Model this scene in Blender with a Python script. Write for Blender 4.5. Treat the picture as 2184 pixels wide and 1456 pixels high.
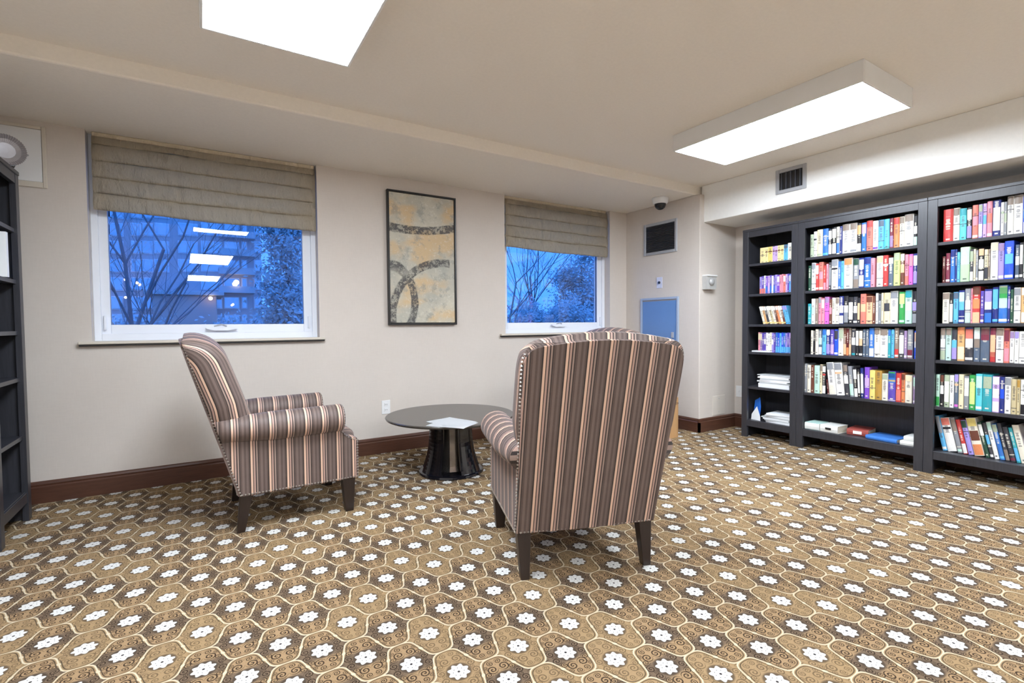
import bpy, bmesh, math, random
from mathutils import Vector, Matrix
random.seed(7)
S = bpy.context.scene
COL = S.collection
for o in list(bpy.data.objects): bpy.data.objects.remove(o)

# ------------------------------------------------------------------ camera
CAM_R = Vector((0.84638, -0.53253, -0.00781)); CAM_U = Vector((0.02452, 0.02431, 0.99940)); CAM_F = Vector((0.53202, 0.84606, -0.03363))
CAM_P = Vector((0, 0, 1.0886)); FPX = 1053.36
cam = bpy.data.cameras.new('camera'); camo = bpy.data.objects.new('camera', cam); COL.objects.link(camo)
cam.sensor_width = 36; cam.lens = FPX / 2184 * 36; cam.clip_start = 0.02; cam.clip_end = 500
m3 = Matrix((CAM_R, CAM_U, -CAM_F)).transposed()
camo.matrix_world = Matrix.Translation(CAM_P) @ m3.to_4x4()
S.camera = camo

# ------------------------------------------------------------------ world, exposure
w = bpy.data.worlds.new('dusk_sky'); S.world = w; w.use_nodes = True
bg = w.node_tree.nodes['Background']
bg.inputs['Color'].default_value = (0.075, 0.30, 1.0, 1); bg.inputs['Strength'].default_value = 1.9
S.view_settings.view_transform = 'Standard'; S.view_settings.look = 'None'
S.view_settings.exposure = 0.0; S.view_settings.gamma = 1.0; S.view_settings.use_curve_mapping = False
LAMP_STRENGTH = 37.0

# ------------------------------------------------------------------ helpers
def lin(h):
    h = h.lstrip('#'); c = [int(h[i:i+2], 16) / 255 for i in (0, 2, 4)]
    return tuple(((x + .055) / 1.055) ** 2.4 if x > .04045 else x / 12.92 for x in c)
def px(u, v, axis, val):
    d = CAM_F + CAM_R * ((u - 1092) / FPX) + CAM_U * ((728 - v) / FPX)
    return CAM_P + d * ((val - CAM_P[axis]) / d[axis])

class N:
    """tiny shader expression builder"""
    def __init__(s, nt, sock): s.nt = nt; s.o = sock
    def _m(s, op, *a):
        n = s.nt.nodes.new('ShaderNodeMath'); n.operation = op
        for i, x in enumerate((s,) + a):
            if isinstance(x, N): s.nt.links.new(x.o, n.inputs[i])
            else: n.inputs[i].default_value = x
        return N(s.nt, n.outputs[0])
    def __add__(s, b): return s._m('ADD', b)
    __radd__ = __add__
    def __sub__(s, b): return s._m('SUBTRACT', b)
    def __rsub__(s, b): return (s * -1) + b
    def __mul__(s, b): return s._m('MULTIPLY', b)
    __rmul__ = __mul__
    def __truediv__(s, b): return s._m('DIVIDE', b)
    def sin(s): return s._m('SINE')
    def abs(s): return s._m('ABSOLUTE')
    def floor(s): return s._m('FLOOR')
    def fract(s): return s._m('FRACT')
    def sqrt(s): return s._m('SQRT')
    def max(s, b): return s._m('MAXIMUM', b)
    def min(s, b): return s._m('MINIMUM', b)
    def lt(s, b): return s._m('LESS_THAN', b)
    def gt(s, b): return s._m('GREATER_THAN', b)
    def at2(s, b): return s._m('ARCTAN2', b)
    def step(s, a, b):
        n = s.nt.nodes.new('ShaderNodeMapRange'); n.interpolation_type = 'SMOOTHSTEP'
        s.nt.links.new(s.o, n.inputs[0]); n.inputs[1].default_value = a; n.inputs[2].default_value = b
        return N(s.nt, n.outputs[0])

def newmat(name):
    m = bpy.data.materials.new(name); m.use_nodes = True
    nt = m.node_tree; b = nt.nodes['Principled BSDF']
    return m, nt, b
def noise(nt, vec, scale, detail=3, rough=.55, sc=None):
    n = nt.nodes.new('ShaderNodeTexNoise'); n.inputs['Scale'].default_value = scale; n.inputs['Detail'].default_value = detail; n.inputs['Roughness'].default_value = rough
    if sc:
        mp = nt.nodes.new('ShaderNodeMapping'); mp.inputs['Scale'].default_value = sc; nt.links.new(vec, mp.inputs[0]); vec = mp.outputs[0]
    nt.links.new(vec, n.inputs['Vector']); return N(nt, n.outputs['Fac'])
def coords(nt, kind='Object'):
    return nt.nodes.new('ShaderNodeTexCoord').outputs[kind]
def mix(nt, fac, a, b):
    n = nt.nodes.new('ShaderNodeMix'); n.data_type = 'RGBA'
    if isinstance(fac, N): nt.links.new(fac.o, n.inputs[0])
    else: n.inputs[0].default_value = fac
    for i, x in ((6, a), (7, b)):
        if isinstance(x, tuple): n.inputs[i].default_value = (*x[:3], 1)
        else: nt.links.new(x, n.inputs[i])
    return n.outputs[2]
def bump(nt, b, h, strength=.2, dist=.002):
    n = nt.nodes.new('ShaderNodeBump'); n.inputs['Strength'].default_value = strength; n.inputs['Distance'].default_value = dist
    nt.links.new(h.o, n.inputs['Height']); nt.links.new(n.outputs[0], b.inputs['Normal'])
def simple(name, col, rough=.5, metal=0, var=.12, nscale=30, bmp=0, spec=None, nsc=None):
    m, nt, b = newmat(name)
    v = coords(nt); n = noise(nt, v, nscale, 3, .6, nsc)
    a = tuple(c * (1 - var) for c in col); d = tuple(min(1, c * (1 + var)) for c in col)
    nt.links.new(mix(nt, n, a, d), b.inputs['Base Color'])
    b.inputs['Roughness'].default_value = rough; b.inputs['Metallic'].default_value = metal
    if spec is not None: b.inputs['Specular IOR Level'].default_value = spec
    if bmp: bump(nt, b, n, bmp)
    return m

# ------------------------------------------------------------------ mesh helpers
def obj(name, bm, mat, parent=None, smooth=False):
    me = bpy.data.meshes.new(name); bm.to_mesh(me); bm.free()
    if mat is not None: me.materials.append(mat)
    if smooth:
        for p in me.polygons: p.use_smooth = True
    o = bpy.data.objects.new(name, me); COL.objects.link(o)
    if parent: o.parent = parent
    return o
def BM(): return bmesh.new()
def box(bm, a, b, bev=0, seg=1):
    t = bmesh.new()
    bmesh.ops.create_cube(t, size=1)
    for v in t.verts: v.co = Vector([a[i] + (v.co[i] + .5) * (b[i] - a[i]) for i in range(3)])
    if bev: bmesh.ops.bevel(t, geom=t.edges[:], offset=bev, segments=seg, affect='EDGES', profile=.5)
    me = bpy.data.meshes.new('tmp'); t.to_mesh(me); t.free(); bm.from_mesh(me); bpy.data.meshes.remove(me)
    return bm
def lathe(bm, prof, c=(0, 0, 0), seg=24, axis=2):
    rings = []
    for r, h in prof:
        ring = []
        for i in range(seg):
            a = 2 * math.pi * i / seg; p = [r * math.cos(a), r * math.sin(a), h]
            if axis == 0: p = [p[2], p[0], p[1]]
            if axis == 1: p = [p[0], p[2], -p[1]]
            ring.append(bm.verts.new((p[0] + c[0], p[1] + c[1], p[2] + c[2])))
        rings.append(ring)
    for j in range(len(rings) - 1):
        for i in range(seg):
            k = (i + 1) % seg; bm.faces.new((rings[j][i], rings[j][k], rings[j+1][k], rings[j+1][i]))
    bm.faces.new(rings[0][::-1]); bm.faces.new(rings[-1])
    return bm
def prism(bm, pts, d0, d1, f):
    """polygon pts extruded from d0 to d1; f(p,q,d)->xyz"""
    A = [bm.verts.new(f(p[0], p[1], d0)) for p in pts]; B = [bm.verts.new(f(p[0], p[1], d1)) for p in pts]
    n = len(pts)
    bm.faces.new(A[::-1]); bm.faces.new(B)
    for i in range(n): bm.faces.new((A[i], A[(i+1) % n], B[(i+1) % n], B[i]))
    bmesh.ops.recalc_face_normals(bm, faces=bm.faces[:])
    return bm
def tube(bm, pts, rad, seg=6):
    """pts list of Vector, rad list"""
    rings = []
    for i, p in enumerate(pts):
        d = (pts[min(i+1, len(pts)-1)] - pts[max(i-1, 0)]).normalized()
        a = d.orthogonal().normalized(); b = d.cross(a)
        rings.append([bm.verts.new(p + (a * math.cos(2*math.pi*k/seg) + b * math.sin(2*math.pi*k/seg)) * rad[i]) for k in range(seg)])
    for j in range(len(rings)-1):
        for k in range(seg): bm.faces.new((rings[j][k], rings[j][(k+1) % seg], rings[j+1][(k+1) % seg], rings[j+1][k]))
    bm.faces.new(rings[0][::-1]); bm.faces.new(rings[-1])
def empty(name, loc=(0, 0, 0), rz=0):
    o = bpy.data.objects.new(name, None); COL.objects.link(o); o.location = loc; o.rotation_euler = (0, 0, rz); o.empty_display_size = .1
    return o
def tag(o, label, cat, group=None):
    o['label'] = label; o['category'] = cat
    if group: o['group'] = group
    return o
def struct(o, label=None, cat=None):
    o['kind'] = 'structure'
    if label: o['label'] = label
    if cat: o['category'] = cat
    return o
def copy_tree(o, parent=None):
    c = o.copy(); COL.objects.link(c); c.parent = parent
    for ch in [x for x in o.children]: copy_tree(ch, c)
    return c
def part(name, a, b, mat, parent, bev=.002):
    return obj(name, box(BM(), a, b, bev), mat, parent)

# ------------------------------------------------------------------ materials
def wall_mat():
    m, nt, b = newmat('linen_wallpaper'); v = coords(nt)
    n1 = noise(nt, v, 3, 2); n2 = noise(nt, v, 120, 2, .6, (1, 1, .12)); n3 = noise(nt, v, 120, 2, .6, (.12, .12, 1))
    f = n1 * .35 + n2 * .33 + n3 * .33
    nt.links.new(mix(nt, f, (.57, .51, .455), (.70, .635, .575)), b.inputs['Base Color'])
    b.inputs['Roughness'].default_value = .75; bump(nt, b, n2 + n3, .12, .0006); return m
WALL = wall_mat()
CEIL = simple('ceiling_paint', (.86, .80, .715), .9, 0, .05, 60, .15)
PLAIN = simple('bulkhead_paint', (.88, .87, .84), .8, 0, .04, 40, .1)
VINYL = simple('white_vinyl', (.80, .83, .90), .3, 0, .02, 10)
SILL = simple('sill_cream', (.66, .60, .51), .5, 0, .05, 20)
DARKW = simple('bookcase_black_brown', (.036, .036, .043), .33, 0, .45, 6, .06, .55, (18, 18, 1.2))
DARKLEG = simple('leg_espresso', (.022, .013, .010), .35, 0, .35, 8, 0, None, (10, 10, 1))
BASEB = simple('baseboard_mahogany', (.085, .034, .020), .38, 0, .45, 5, .05, None, (1.5, 1.5, 14))
METG = simple('grey_enamel', (.42, .43, .46), .45, .2, .06, 20)
METD = simple('louvre_dark', (.09, .10, .13), .45, .4, .2, 30)
BLUEP = simple('panel_blue_grey', (.13, .25, .50), .35, 0, .06, 4)
BLUEF = simple('panel_frame_grey', (.36, .43, .55), .4, .1, .06, 10)
WHITEP = simple('white_plastic', (.80, .80, .80), .4, 0, .02, 10)
BEIGEP = simple('painted_plate', (.66, .60, .53), .55, 0, .03, 10)
BLACKP = simple('black_plastic', (.015, .015, .017), .25, 0, .1, 10)
STUD = simple('nailhead_pewter', (.52, .47, .42), .3, .85, .2, 40)
HOUS = simple('light_housing', (.80, .80, .79), .5, 0, .03, 12)
BLACKG = simple('table_black_lacquer', (.006, .006, .009), .10, 0, .2, 12, 0, .7)
TABLETOP = simple('table_top_dark', (.055, .048, .042), .22, 0, .2, 9, 0, .6, (1, 6, 1))
PAPER = simple('paper_white', (.90, .91, .92), .6, 0, .03, 25)
PAPER2 = simple('paper_grey', (.55, .57, .58), .6, 0, .12, 25)
LWOOD = simple('light_wood', (.50, .29, .13), .5, 0, .15, 6, .05, None, (8, 8, .8))
FRAMEK = simple('frame_black', (.010, .009, .009), .35, 0, .2, 10)
DISH = simple('dish_pewter', (.34, .32, .33), .4, .4, .15, 20)

def lamp_mat():
    m, nt, b = newmat('lamp_lens')
    b.inputs['Base Color'].default_value = (.9, .9, .9, 1)
    b.inputs['Emission Color'].default_value = (.89, .985, 1.09, 1); b.inputs['Emission Strength'].default_value = LAMP_STRENGTH
    v = coords(nt); n = noise(nt, v, 200, 1); bump(nt, b, n, .1, .0005); return m
LENS = lamp_mat()
def warm_mat():
    m, nt, b = newmat('warm_lamp'); b.inputs['Base Color'].default_value = (1, .8, .6, 1)
    b.inputs['Emission Color'].default_value = (1, .72, .42, 1); b.inputs['Emission Strength'].default_value = 9
    nt.links.new(mix(nt, noise(nt, coords(nt), 5), (1, .75, .5), (1, .85, .65)), b.inputs['Base Color']); return m
WARM = warm_mat()
def glass_mat():
    m, nt, b = newmat('window_glass'); nt.nodes.remove(b)
    t = nt.nodes.new('ShaderNodeBsdfTransparent'); g = nt.nodes.new('ShaderNodeBsdfGlossy'); g.inputs['Roughness'].default_value = 0.0
    t.inputs[0].default_value = (.93, .96, 1, 1)
    f = nt.nodes.new('ShaderNodeFresnel'); nt.links.new((N(nt, nt.nodes.new('ShaderNodeNewGeometry').outputs['Backfacing']) * (1 / 1.5 - 1.5) + 1.5).o, f.inputs['IOR'])   # same reflectance on both faces of the sheet
    x = nt.nodes.new('ShaderNodeMixShader'); nt.links.new(f.outputs[0], x.inputs[0]); nt.links.new(t.outputs[0], x.inputs[1]); nt.links.new(g.outputs[0], x.inputs[2])
    nt.links.new(x.outputs[0], nt.nodes['Material Output'].inputs[0]); return m
GLASS = glass_mat()

def carpet_mat():
    m, nt, b = newmat('carpet_ogee_floral')
    v = coords(nt); sp = nt.nodes.new('ShaderNodeSeparateXYZ'); nt.links.new(v, sp.inputs[0])
    X = N(nt, sp.outputs[0]); Y = N(nt, sp.outputs[1])
    cr, sr = math.cos(.015), math.sin(.015)
    qx = X * cr + Y * sr; qy = Y * cr - X * sr
    PX, PY = .2245, .2305
    a = qx / PX; c = qy / PY
    s = a + c + .0296; t = a - c - .0926
    A, C2 = .120, -.15
    def wave(q): return (q * (2 * math.pi)).sin() * A + (q * (4 * math.pi)).sin() * (A * C2)
    s1 = s + wave(t); t1 = t + wave(s)
    si = (s1 + .5).floor(); ti = (t1 + .5).floor()
    fs = (s1 - si).abs(); ft = (t1 - ti).abs()
    edge = (fs.max(ft) * -1 + .5)                      # 0 at border
    ls = s - si; lt = t - ti
    lx = (ls + lt) * (PX / 2); ly = (ls - lt) * (PY / 2)   # metres from flower
    ax = lx.abs(); ay = ly.abs()
    r = (lx * lx + ly * ly).sqrt(); th = ly.at2(lx)
    # flower
    petal = (th * 8).sin() * .0042 + .0318
    flower = (r - petal).step(.0012, -.0012)
    centre = r.lt(.0042); ring = ((r - .0175).abs().lt(.0014) * ((th * 8).sin()).lt(-.8))
    halo = (r - .040).step(.005, -.004)
    # outline
    knot = (fs.min(ft) .step(.075, .02))
    wid = knot * .022 + .0145
    line = (edge - wid).step(.008, -.004)
    inner_line = ((edge - .050).abs()).step(.016, .007) * (ay - .03).step(0, .01)  # thin dark pattern line just inside the cell outline
    # scrolls
    def curl(cx, cy, rad, turn=1):
        dx = ax - cx; dy = ay - cy; d = (dx * dx + dy * dy).sqrt()
        ang = dy.at2(dx) * (turn / (2 * math.pi)); ph = (d / (rad * .55) + ang).fract()
        ln = ((ph - .5).abs() - .21).step(.06, -.06)
        return ln * d.lt(rad)
    sc = curl(.0195, .062, .0185).max(curl(.013, .091, .012, -1)).max(curl(.036, .079, .009)).max(curl(.051, .019, .0155, -1)).max(curl(.041, .047, .0125)).max(curl(.077, .011, .0115)).max(curl(.047, .002, .008)).max(curl(.066, .032, .008, -1))
    nz = noise(nt, v, 170, 3, .75); nb = noise(nt, v, 9, 2); nf = noise(nt, v, 900, 2, .7)
    sc = (sc * .8 + (nz - .5) * 2.6).step(.24, .52)
    # per cell tone
    h = ((si * 12.9898 + ti * 78.233).sin() * 43758.5453).fract()
    gold = h.gt(.70)
    lobe = (ay - .040).step(-.006, .008)
    base = mix(nt, lobe, (.20, .14, .09), (.45, .295, .155))
    base = mix(nt, gold, base, (.44, .295, .15))
    base = mix(nt, (nb - .5) * .4 + .12, base, (.36, .24, .16))
    dk = sc * (gold * -.38 + .96)
    col = mix(nt, dk, base, (.045, .028, .018))
    col = mix(nt, halo * .75, col, (.06, .045, .035))
    col = mix(nt, inner_line * .9, col, (.09, .065, .04))
    col = mix(nt, line, col, (.78, .66, .47))
    col = mix(nt, flower, col, (.86, .84, .80))
    col = mix(nt, centre.max(ring), col, (.05, .04, .04))
    fl = nt.nodes.new('ShaderNodeMix'); fl.data_type = 'RGBA'; fl.blend_type = 'MULTIPLY'; fl.inputs[0].default_value = 1
    nt.links.new(col, fl.inputs[6]); g = nt.nodes.new('ShaderNodeCombineColor'); gg = nf * .36 + .52
    for i in range(3): nt.links.new(gg.o, g.inputs[i])
    nt.links.new(g.outputs[0], fl.inputs[7]); nt.links.new(fl.outputs[2], b.inputs['Base Color'])
    b.inputs['Roughness'].default_value = .95; b.inputs['Specular IOR Level'].default_value = .1
    bump(nt, b, nf, .3, .002); return m
CARPET = carpet_mat()

def stripe_mat():
    m, nt, b = newmat('striped_upholstery')
    at = nt.nodes.new('ShaderNodeAttribute'); at.attribute_name = 'stripe'
    u = N(nt, at.outputs['Fac'])
    f = (u / .088 + 50).fract()
    r = nt.nodes.new('ShaderNodeValToRGB'); r.color_ramp.interpolation = 'CONSTANT'; nt.links.new(f.o, r.inputs[0])
    K = (.018, .010, .009); W_ = (.085, .055, .045)
    cols = [(0, (.66, .43, .31)), (.11, K), (.155, (.42, .265, .215)), (.25, K), (.305, (.31, .215, .175)), (.385, K), (.43, W_), (.53, (.145, .10, .085)), (.66, W_), (.76, (.13, .09, .078)), (.86, W_), (.93, K)]
    el = r.color_ramp.elements
    while len(el) > 1: el.remove(el[0])
    el[0].position = 0; el[0].color = (*cols[0][1], 1)
    for p, c in cols[1:]:
        e = el.new(p); e.color = (*c, 1)
    v = coords(nt); n = noise(nt, v, 500, 2, .7); n2 = noise(nt, v, 14, 2)
    c2 = mix(nt, (n - .5) * .35 + (n2 - .5) * .2 + .03, r.outputs[0], (.30, .235, .20))
    nt.links.new(c2, b.inputs['Base Color']); b.inputs['Roughness'].default_value = .62
    b.inputs['Sheen Weight'].default_value = .08; bump(nt, b, n, .25, .001); return m
STRIPE = stripe_mat()

def blind_mat():
    m, nt, b = newmat('roman_blind_fabric'); v = coords(nt)
    n = noise(nt, v, 7, 4, .6, (3, 1, 1.2)); n2 = noise(nt, v, 350, 2)
    w = nt.nodes.new('ShaderNodeTexWave'); w.inputs['Scale'].default_value = 2.2; w.inputs['Distortion'].default_value = 14; w.inputs['Detail'].default_value = 2; nt.links.new(v, w.inputs[0])
    nt.links.new(mix(nt, n * .6 + n2 * .4, (.50, .41, .28), (.68, .58, .43)), b.inputs['Base Color'])
    b.inputs['Roughness'].default_value = .55; b.inputs['Sheen Weight'].default_value = .2
    bump(nt, b, n * 1.2 + N(nt, w.outputs[1]) * .35, .9, .02); return m
BLIND = blind_mat()

def book_mat():
    m, nt, b = newmat('book_cover')
    oi = nt.nodes.new('ShaderNodeObjectInfo'); v = coords(nt, 'Generated'); sp = nt.nodes.new('ShaderNodeSeparateXYZ'); nt.links.new(v, sp.inputs[0])
    x, y, z = (N(nt, sp.outputs[i]) for i in range(3)); R = N(nt, oi.outputs['Random'])
    bw = nt.nodes.new('ShaderNodeRGBToBW'); nt.links.new(oi.outputs['Color'], bw.inputs[0]); L = N(nt, bw.outputs[0])
    light = L.gt(.28)
    # lettering-like marks on the spine
    zc = R * .25 + .52
    cell = (z * 46 + R * 300).floor(); h = ((cell * 12.9898 + R * 61.7).sin() * 4375.85).fract()
    inl = ((z * 46 + R * 300).fract() - .5).abs().lt(.34)
    t = (z - zc).abs().lt(h * .0 + .20) * (y - .5).abs().lt(h * .14 + .12) * h.gt(.22) * inl * x.lt(.06)
    t2 = (z - .08).abs().lt(.02) * (y - .5).abs().lt(.2) * x.lt(.06)
    band = (z - (R * 3.7).fract()).abs().lt(.012) * x.lt(.06) * (R * 9.1).fract().gt(.5)
    n = noise(nt, v, 4, 2)
    tc = mix(nt, light, (.75, .70, .58), (.05, .045, .06))
    c = mix(nt, t.max(t2).max(band) * .85, oi.outputs['Color'], tc)
    c = mix(nt, (n - .45).max(0) * .5, c, (.3, .28, .26))
    nt.links.new(c, b.inputs['Base Color']); b.inputs['Roughness'].default_value = .32; return m
BOOK = book_mat()
def objcol_mat(name, rough):
    m, nt, b = newmat(name); oi = nt.nodes.new('ShaderNodeObjectInfo'); n = noise(nt, coords(nt, 'Generated'), 14, 2)
    c = mix(nt, (n - .55).max(0) * 2.5, oi.outputs['Color'], (.12, .11, .12))
    nt.links.new(c, b.inputs['Base Color']); b.inputs['Roughness'].default_value = rough; return m
LABELM = objcol_mat('spine_label_print', .4)
PAGES = simple('book_pages', (.72, .66, .54), .8, 0, .1, 60, .1, None, (1, 60, 1))

def art_mat():
    m, nt, b = newmat('abstract_canvas')
    v = coords(nt); sp = nt.nodes.new('ShaderNodeSeparateXYZ'); nt.links.new(v, sp.inputs[0])
    x = N(nt, sp.outputs[0]); z = N(nt, sp.outputs[2])
    n1 = noise(nt, v, 3.2, 4, .6); n2 = noise(nt, v, 9, 5, .7); n3 = noise(nt, v, 40, 4, .75); n4 = noise(nt, v, 2.1, 3, .5, (1, 1, 1.7))
    c = mix(nt, (n1 - .35) * 2.2, (.40, .39, .33), (.66, .60, .47))
    c = mix(nt, (n4 - .48).step(0, .12) * .8, c, (.62, .43, .22))
    c = mix(nt, (n2 - .52).step(0, .12) * .6, c, (.27, .265, .24))
    c = mix(nt, (n3 - .55).step(0, .1) * .35, c, (.72, .70, .63))
    ez = (z - .18) / .31; ex = x / .22
    e1 = ((ex * ex + ez * ez).sqrt() - 1).abs() * .24
    dx = x - .5; dz = z - .05
    e2 = ((dx * dx + dz * dz).sqrt() - .485).abs() + (x - .555).max(0) * 9
    dx3 = x - .2; dz3 = z - 2.43
    e3 = ((dx3 * dx3 + dz3 * dz3).sqrt() - 1.625).abs()
    d = e1.min(e2).min(e3)
    ink = (d + (n2 - .5) * .03).step(.040, .030) * ((n3 - .42).step(0, .12) * .6 + .30) * ((n4 - .36).step(0, .12) * .55 + .45)
    c = mix(nt, ink, c, (.045, .042, .045))
    nt.links.new(c, b.inputs['Base Color']); b.inputs['Roughness'].default_value = .6; bump(nt, b, n3, .3, .002); return m
ART = art_mat()

# ------------------------------------------------------------------ room shell
YW, ZS, ZC = 4.158, 2.362, 2.45
XL, XR, YB = -1.225, 4.77, -6.6
XP, YR, XBH, ZBH, YSTEP = 4.186, 3.16, 4.25, 2.09, 3.21
bm = BM(); box(bm, (XL - .1, YB - .1, -.1), (XR + .1, YW + .1, 0)); struct(obj('floor', bm, CARPET), 'tan ogee carpet with white flowers', 'carpet')
bm = BM(); box(bm, (XL - .1, YB - .1, ZC), (XR + .1, YSTEP, ZC + .15)); struct(obj('ceiling', bm, CEIL), 'flat beige painted ceiling', 'ceiling')
bm = BM(); box(bm, (XL - .1, YSTEP, ZS), (XR + .1, YW + .3, ZC + .15), .012, 2); struct(obj('ceiling_soffit', bm, CEIL), 'lowered ceiling strip along the windows', 'soffit')
W1 = (-.60, .80); W2 = (2.54, 3.93); ZSILL = 1.0
bm = BM()
for a, b_ in (((XL - .1, 0), (W1[0], ZS)), ((W1[0], 0), (W1[1], ZSILL)), ((W1[1], 0), (W2[0], ZS)), ((W2[0], 0), (W2[1], ZSILL)), ((W2[1], 0), (XR + .1, ZS))):
    box(bm, (a[0], YW, a[1]), (b_[0], YW + .17, b_[1]))
struct(obj('wall_window', bm, WALL), 'beige linen wallpapered wall with the windows', 'wall')
struct(obj('wall_pillar', box(BM(), (XP, YR, 0), (XR + .12, YW + .02, ZS), .006, 2), WALL), 'boxed-out beige wall section with vent and electrical panel', 'wall')
struct(obj('wall_bookcase', box(BM(), (XR, YB, 0), (XR + .1, YR + .06, ZC)), WALL), 'beige wall behind the bookcases', 'wall')
struct(obj('wall_left', box(BM(), (XL - .1, YB, 0), (XL, YW, ZC)), WALL), 'beige wall behind the lone bookcase', 'wall')
struct(obj('wall_back', box(BM(), (XL - .1, YB - .1, 0), (XR + .1, YB, ZC)), WALL), 'beige wall opposite the windows', 'wall')
struct(obj('wall_bulkhead', box(BM(), (XBH, YB, ZBH), (XR + .05, YR + .03, ZC), .004, 1), PLAIN), 'pale boxed bulkhead above the bookcases', 'bulkhead')

def baseboard(name, p, q, nrm):
    """profile extruded from p to q, sticking out along nrm"""
    prof = [(0, 0), (.020, 0), (.020, .100), (.013, .108), (.016, .118), (.012, .131), (.005, .136), (0, .136)]
    bm = BM(); P = Vector((*p, 0)); Q = Vector((*q, 0)); n = Vector((*nrm, 0)); L = (Q - P).length; d = (Q - P).normalized()
    prism(bm, prof, 0, L, lambda a, h, t: P + n * a + d * t + Vector((0, 0, h)))
    return struct(obj(name, bm, BASEB), 'dark mahogany baseboard', 'baseboard')
baseboard('baseboard_window', (XL, YW), (XP, YW), (0, -1))
baseboard('baseboard_pillar', (XP, YW), (XP, YR - .02), (-1, 0))
baseboard('baseboard_return', (XP - .02, YR), (XR, YR), (0, -1))
baseboard('baseboard_bookcase', (XR, YR), (XR, YB), (-1, 0))
baseboard('baseboard_left', (XL, YW), (XL, YB), (1, 0))

# ------------------------------------------------------------------ windows
def bars(bm, x0, x1, z0, z1, wl, wr, wb, wt, y0, y1, bev=.003):
    box(bm, (x0, y0, z0), (x0 + wl, y1, z1), bev); box(bm, (x1 - wr, y0, z0), (x1, y1, z1), bev)
    box(bm, (x0 + wl, y0, z0), (x1 - wr, y1, z0 + wb), bev); box(bm, (x0 + wl, y0, z1 - wt), (x1 - wr, y1, z1), bev); return bm
def window(name, x0, x1, label, tilt):
    r = empty(name, (0, 0, 0)); struct(r, label, 'window')
    yf = YW + .085
    obj('window_frame', bars(BM(), x0, x1, ZSILL, ZS, .038, .038, .05, .04, yf, yf + .09), VINYL, r)
    obj('sash', bars(BM(), x0 + .036, x1 - .036, ZSILL + .048, ZS - .04, .05, .062, .062, .05, yf + .018, yf + .075), VINYL, r)
    gx0, gx1, gz0, gz1 = x0 + .084, x1 - .096, ZSILL + .108, ZS - .088
    obj('glazing_bead', bars(BM(), gx0 - .003, gx1 + .003, gz0 - .003, gz1 + .003, .006, .006, .006, .006, yf + .030, yf + .05, .001), METD, r)
    cx, cz = (gx0 + gx1) / 2, (gz0 + gz1) / 2
    g = obj('pane', box(BM(), (gx0 - cx - .006, -.003, gz0 - cz - .006), (gx1 - cx + .006, .003, gz1 - cz + .006)), GLASS, r)
    g.location = (cx, yf + .046, cz); g.rotation_euler = tilt
    # crank operator
    mx = (x0 + x1) / 2 + .03
    bm = BM(); prism(bm, [(-.10, .012), (.10, .012), (.10, 0), (.05, -.014), (-.05, -.014), (-.10, 0)], yf - .024, yf + .004, lambda a, h, d: Vector((mx + a, d, ZSILL + .078 + h)))
    ck = obj('crank_handle', bm, VINYL, r)
    bm = BM(); tube(bm, [Vector((mx + .03, yf - .012, ZSILL + .095)), Vector((mx, yf - .026, ZSILL + .108)), Vector((mx - .05, yf - .028, ZSILL + .096))], [.006, .006, .005], 8)
    obj('crank_arm', bm, METG, ck)
    for lx in (x0 + .058, x1 - .062):
        lt = obj('latch', box(BM(), (lx - .008, yf - .004, ZSILL + .075), (lx + .008, yf + .02, ZSILL + .17), .004, 2), VINYL, r)
    s = obj('window_sill', box(BM(), (x0 - .065, YW - .040, ZSILL - .016), (x1 + .035, yf + .01, ZSILL + .002), .003, 1), SILL, r)
    obj('sill_shade_edge', box(BM(), (x0 - .062, YW - .034, ZSILL - .028), (x1 + .032, YW + .001, ZSILL - .015), .002, 1), FRAMEK, s)  # dark strip paints in the sill's underside shadow along with its dark lower edge
    return r
window('window_1', *W1, 'white awning window facing the apartment block', (-.0095, 0, .015))
window('window_2', *W2, 'white awning window facing the dense trees', (-.004, 0, .008))

def blind(x0, x1, label, seed):
    rnd = random.Random(seed)
    r = empty('roman_blind', ((x0 + x1) / 2, YW + .035, ZS - .002)); tag(r, label, 'blind', 'roman blinds in the windows')
    hw = (x1 - x0) / 2
    obj('headrail', box(BM(), (-hw, -.012, -.035), (hw, .025, 0), .003), BLIND, r)
    zt = -.03; folds = [(.045, .004)] + [(.104, .020)] * 4
    z = zt
    for i, (h, bulge) in enumerate(folds):
        bm = BM(); nx, nz = 40, 8; grid = []
        sag = .012 * i / 4; tiltz = -.016 * i / 4
        ph = [rnd.uniform(0, 6.28) for _ in range(4)]
        for iz in range(nz + 1):
            t = iz / nz; row = []
            for ix in range(nx + 1):
                u = ix / nx * 2 - 1; x = u * hw
                wr = .0035 * math.sin(9 * u + ph[0]) + .0025 * math.sin(23 * u + ph[1] + 3 * t) + .0015 * math.sin(41 * u + ph[2])
                y = -.018 - bulge * math.sin(math.pi * min(1, t * .9 + .05)) ** .8 - .010 * t + wr * t
                zz = z - h * 1.10 * t - sag * (1 - u * u) * t + tiltz * (u * .5 + .5) * t + .003 * math.sin(6 * u + ph[3]) * t
                row.append(bm.verts.new((x, y, zz)))
            grid.append(row)
        # tuck back under
        row = [bm.verts.new((v.co.x, v.co.y + .022, v.co.z + .012)) for v in grid[-1]]; grid.append(row)
        for a in range(len(grid) - 1):
            for k in range(nx): bm.faces.new((grid[a][k], grid[a+1][k], grid[a+1][k+1], grid[a][k+1]))
        bmesh.ops.solidify(bm, geom=bm.faces[:], thickness=.002)
        bmesh.ops.recalc_face_normals(bm, faces=bm.faces[:])
        obj('fold', bm, BLIND, r, True)
        z -= h
    return r
blind(W1[0] + .03, W1[1] - .012, 'tan roman blind half raised in the window facing the apartment block', 3)
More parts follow.
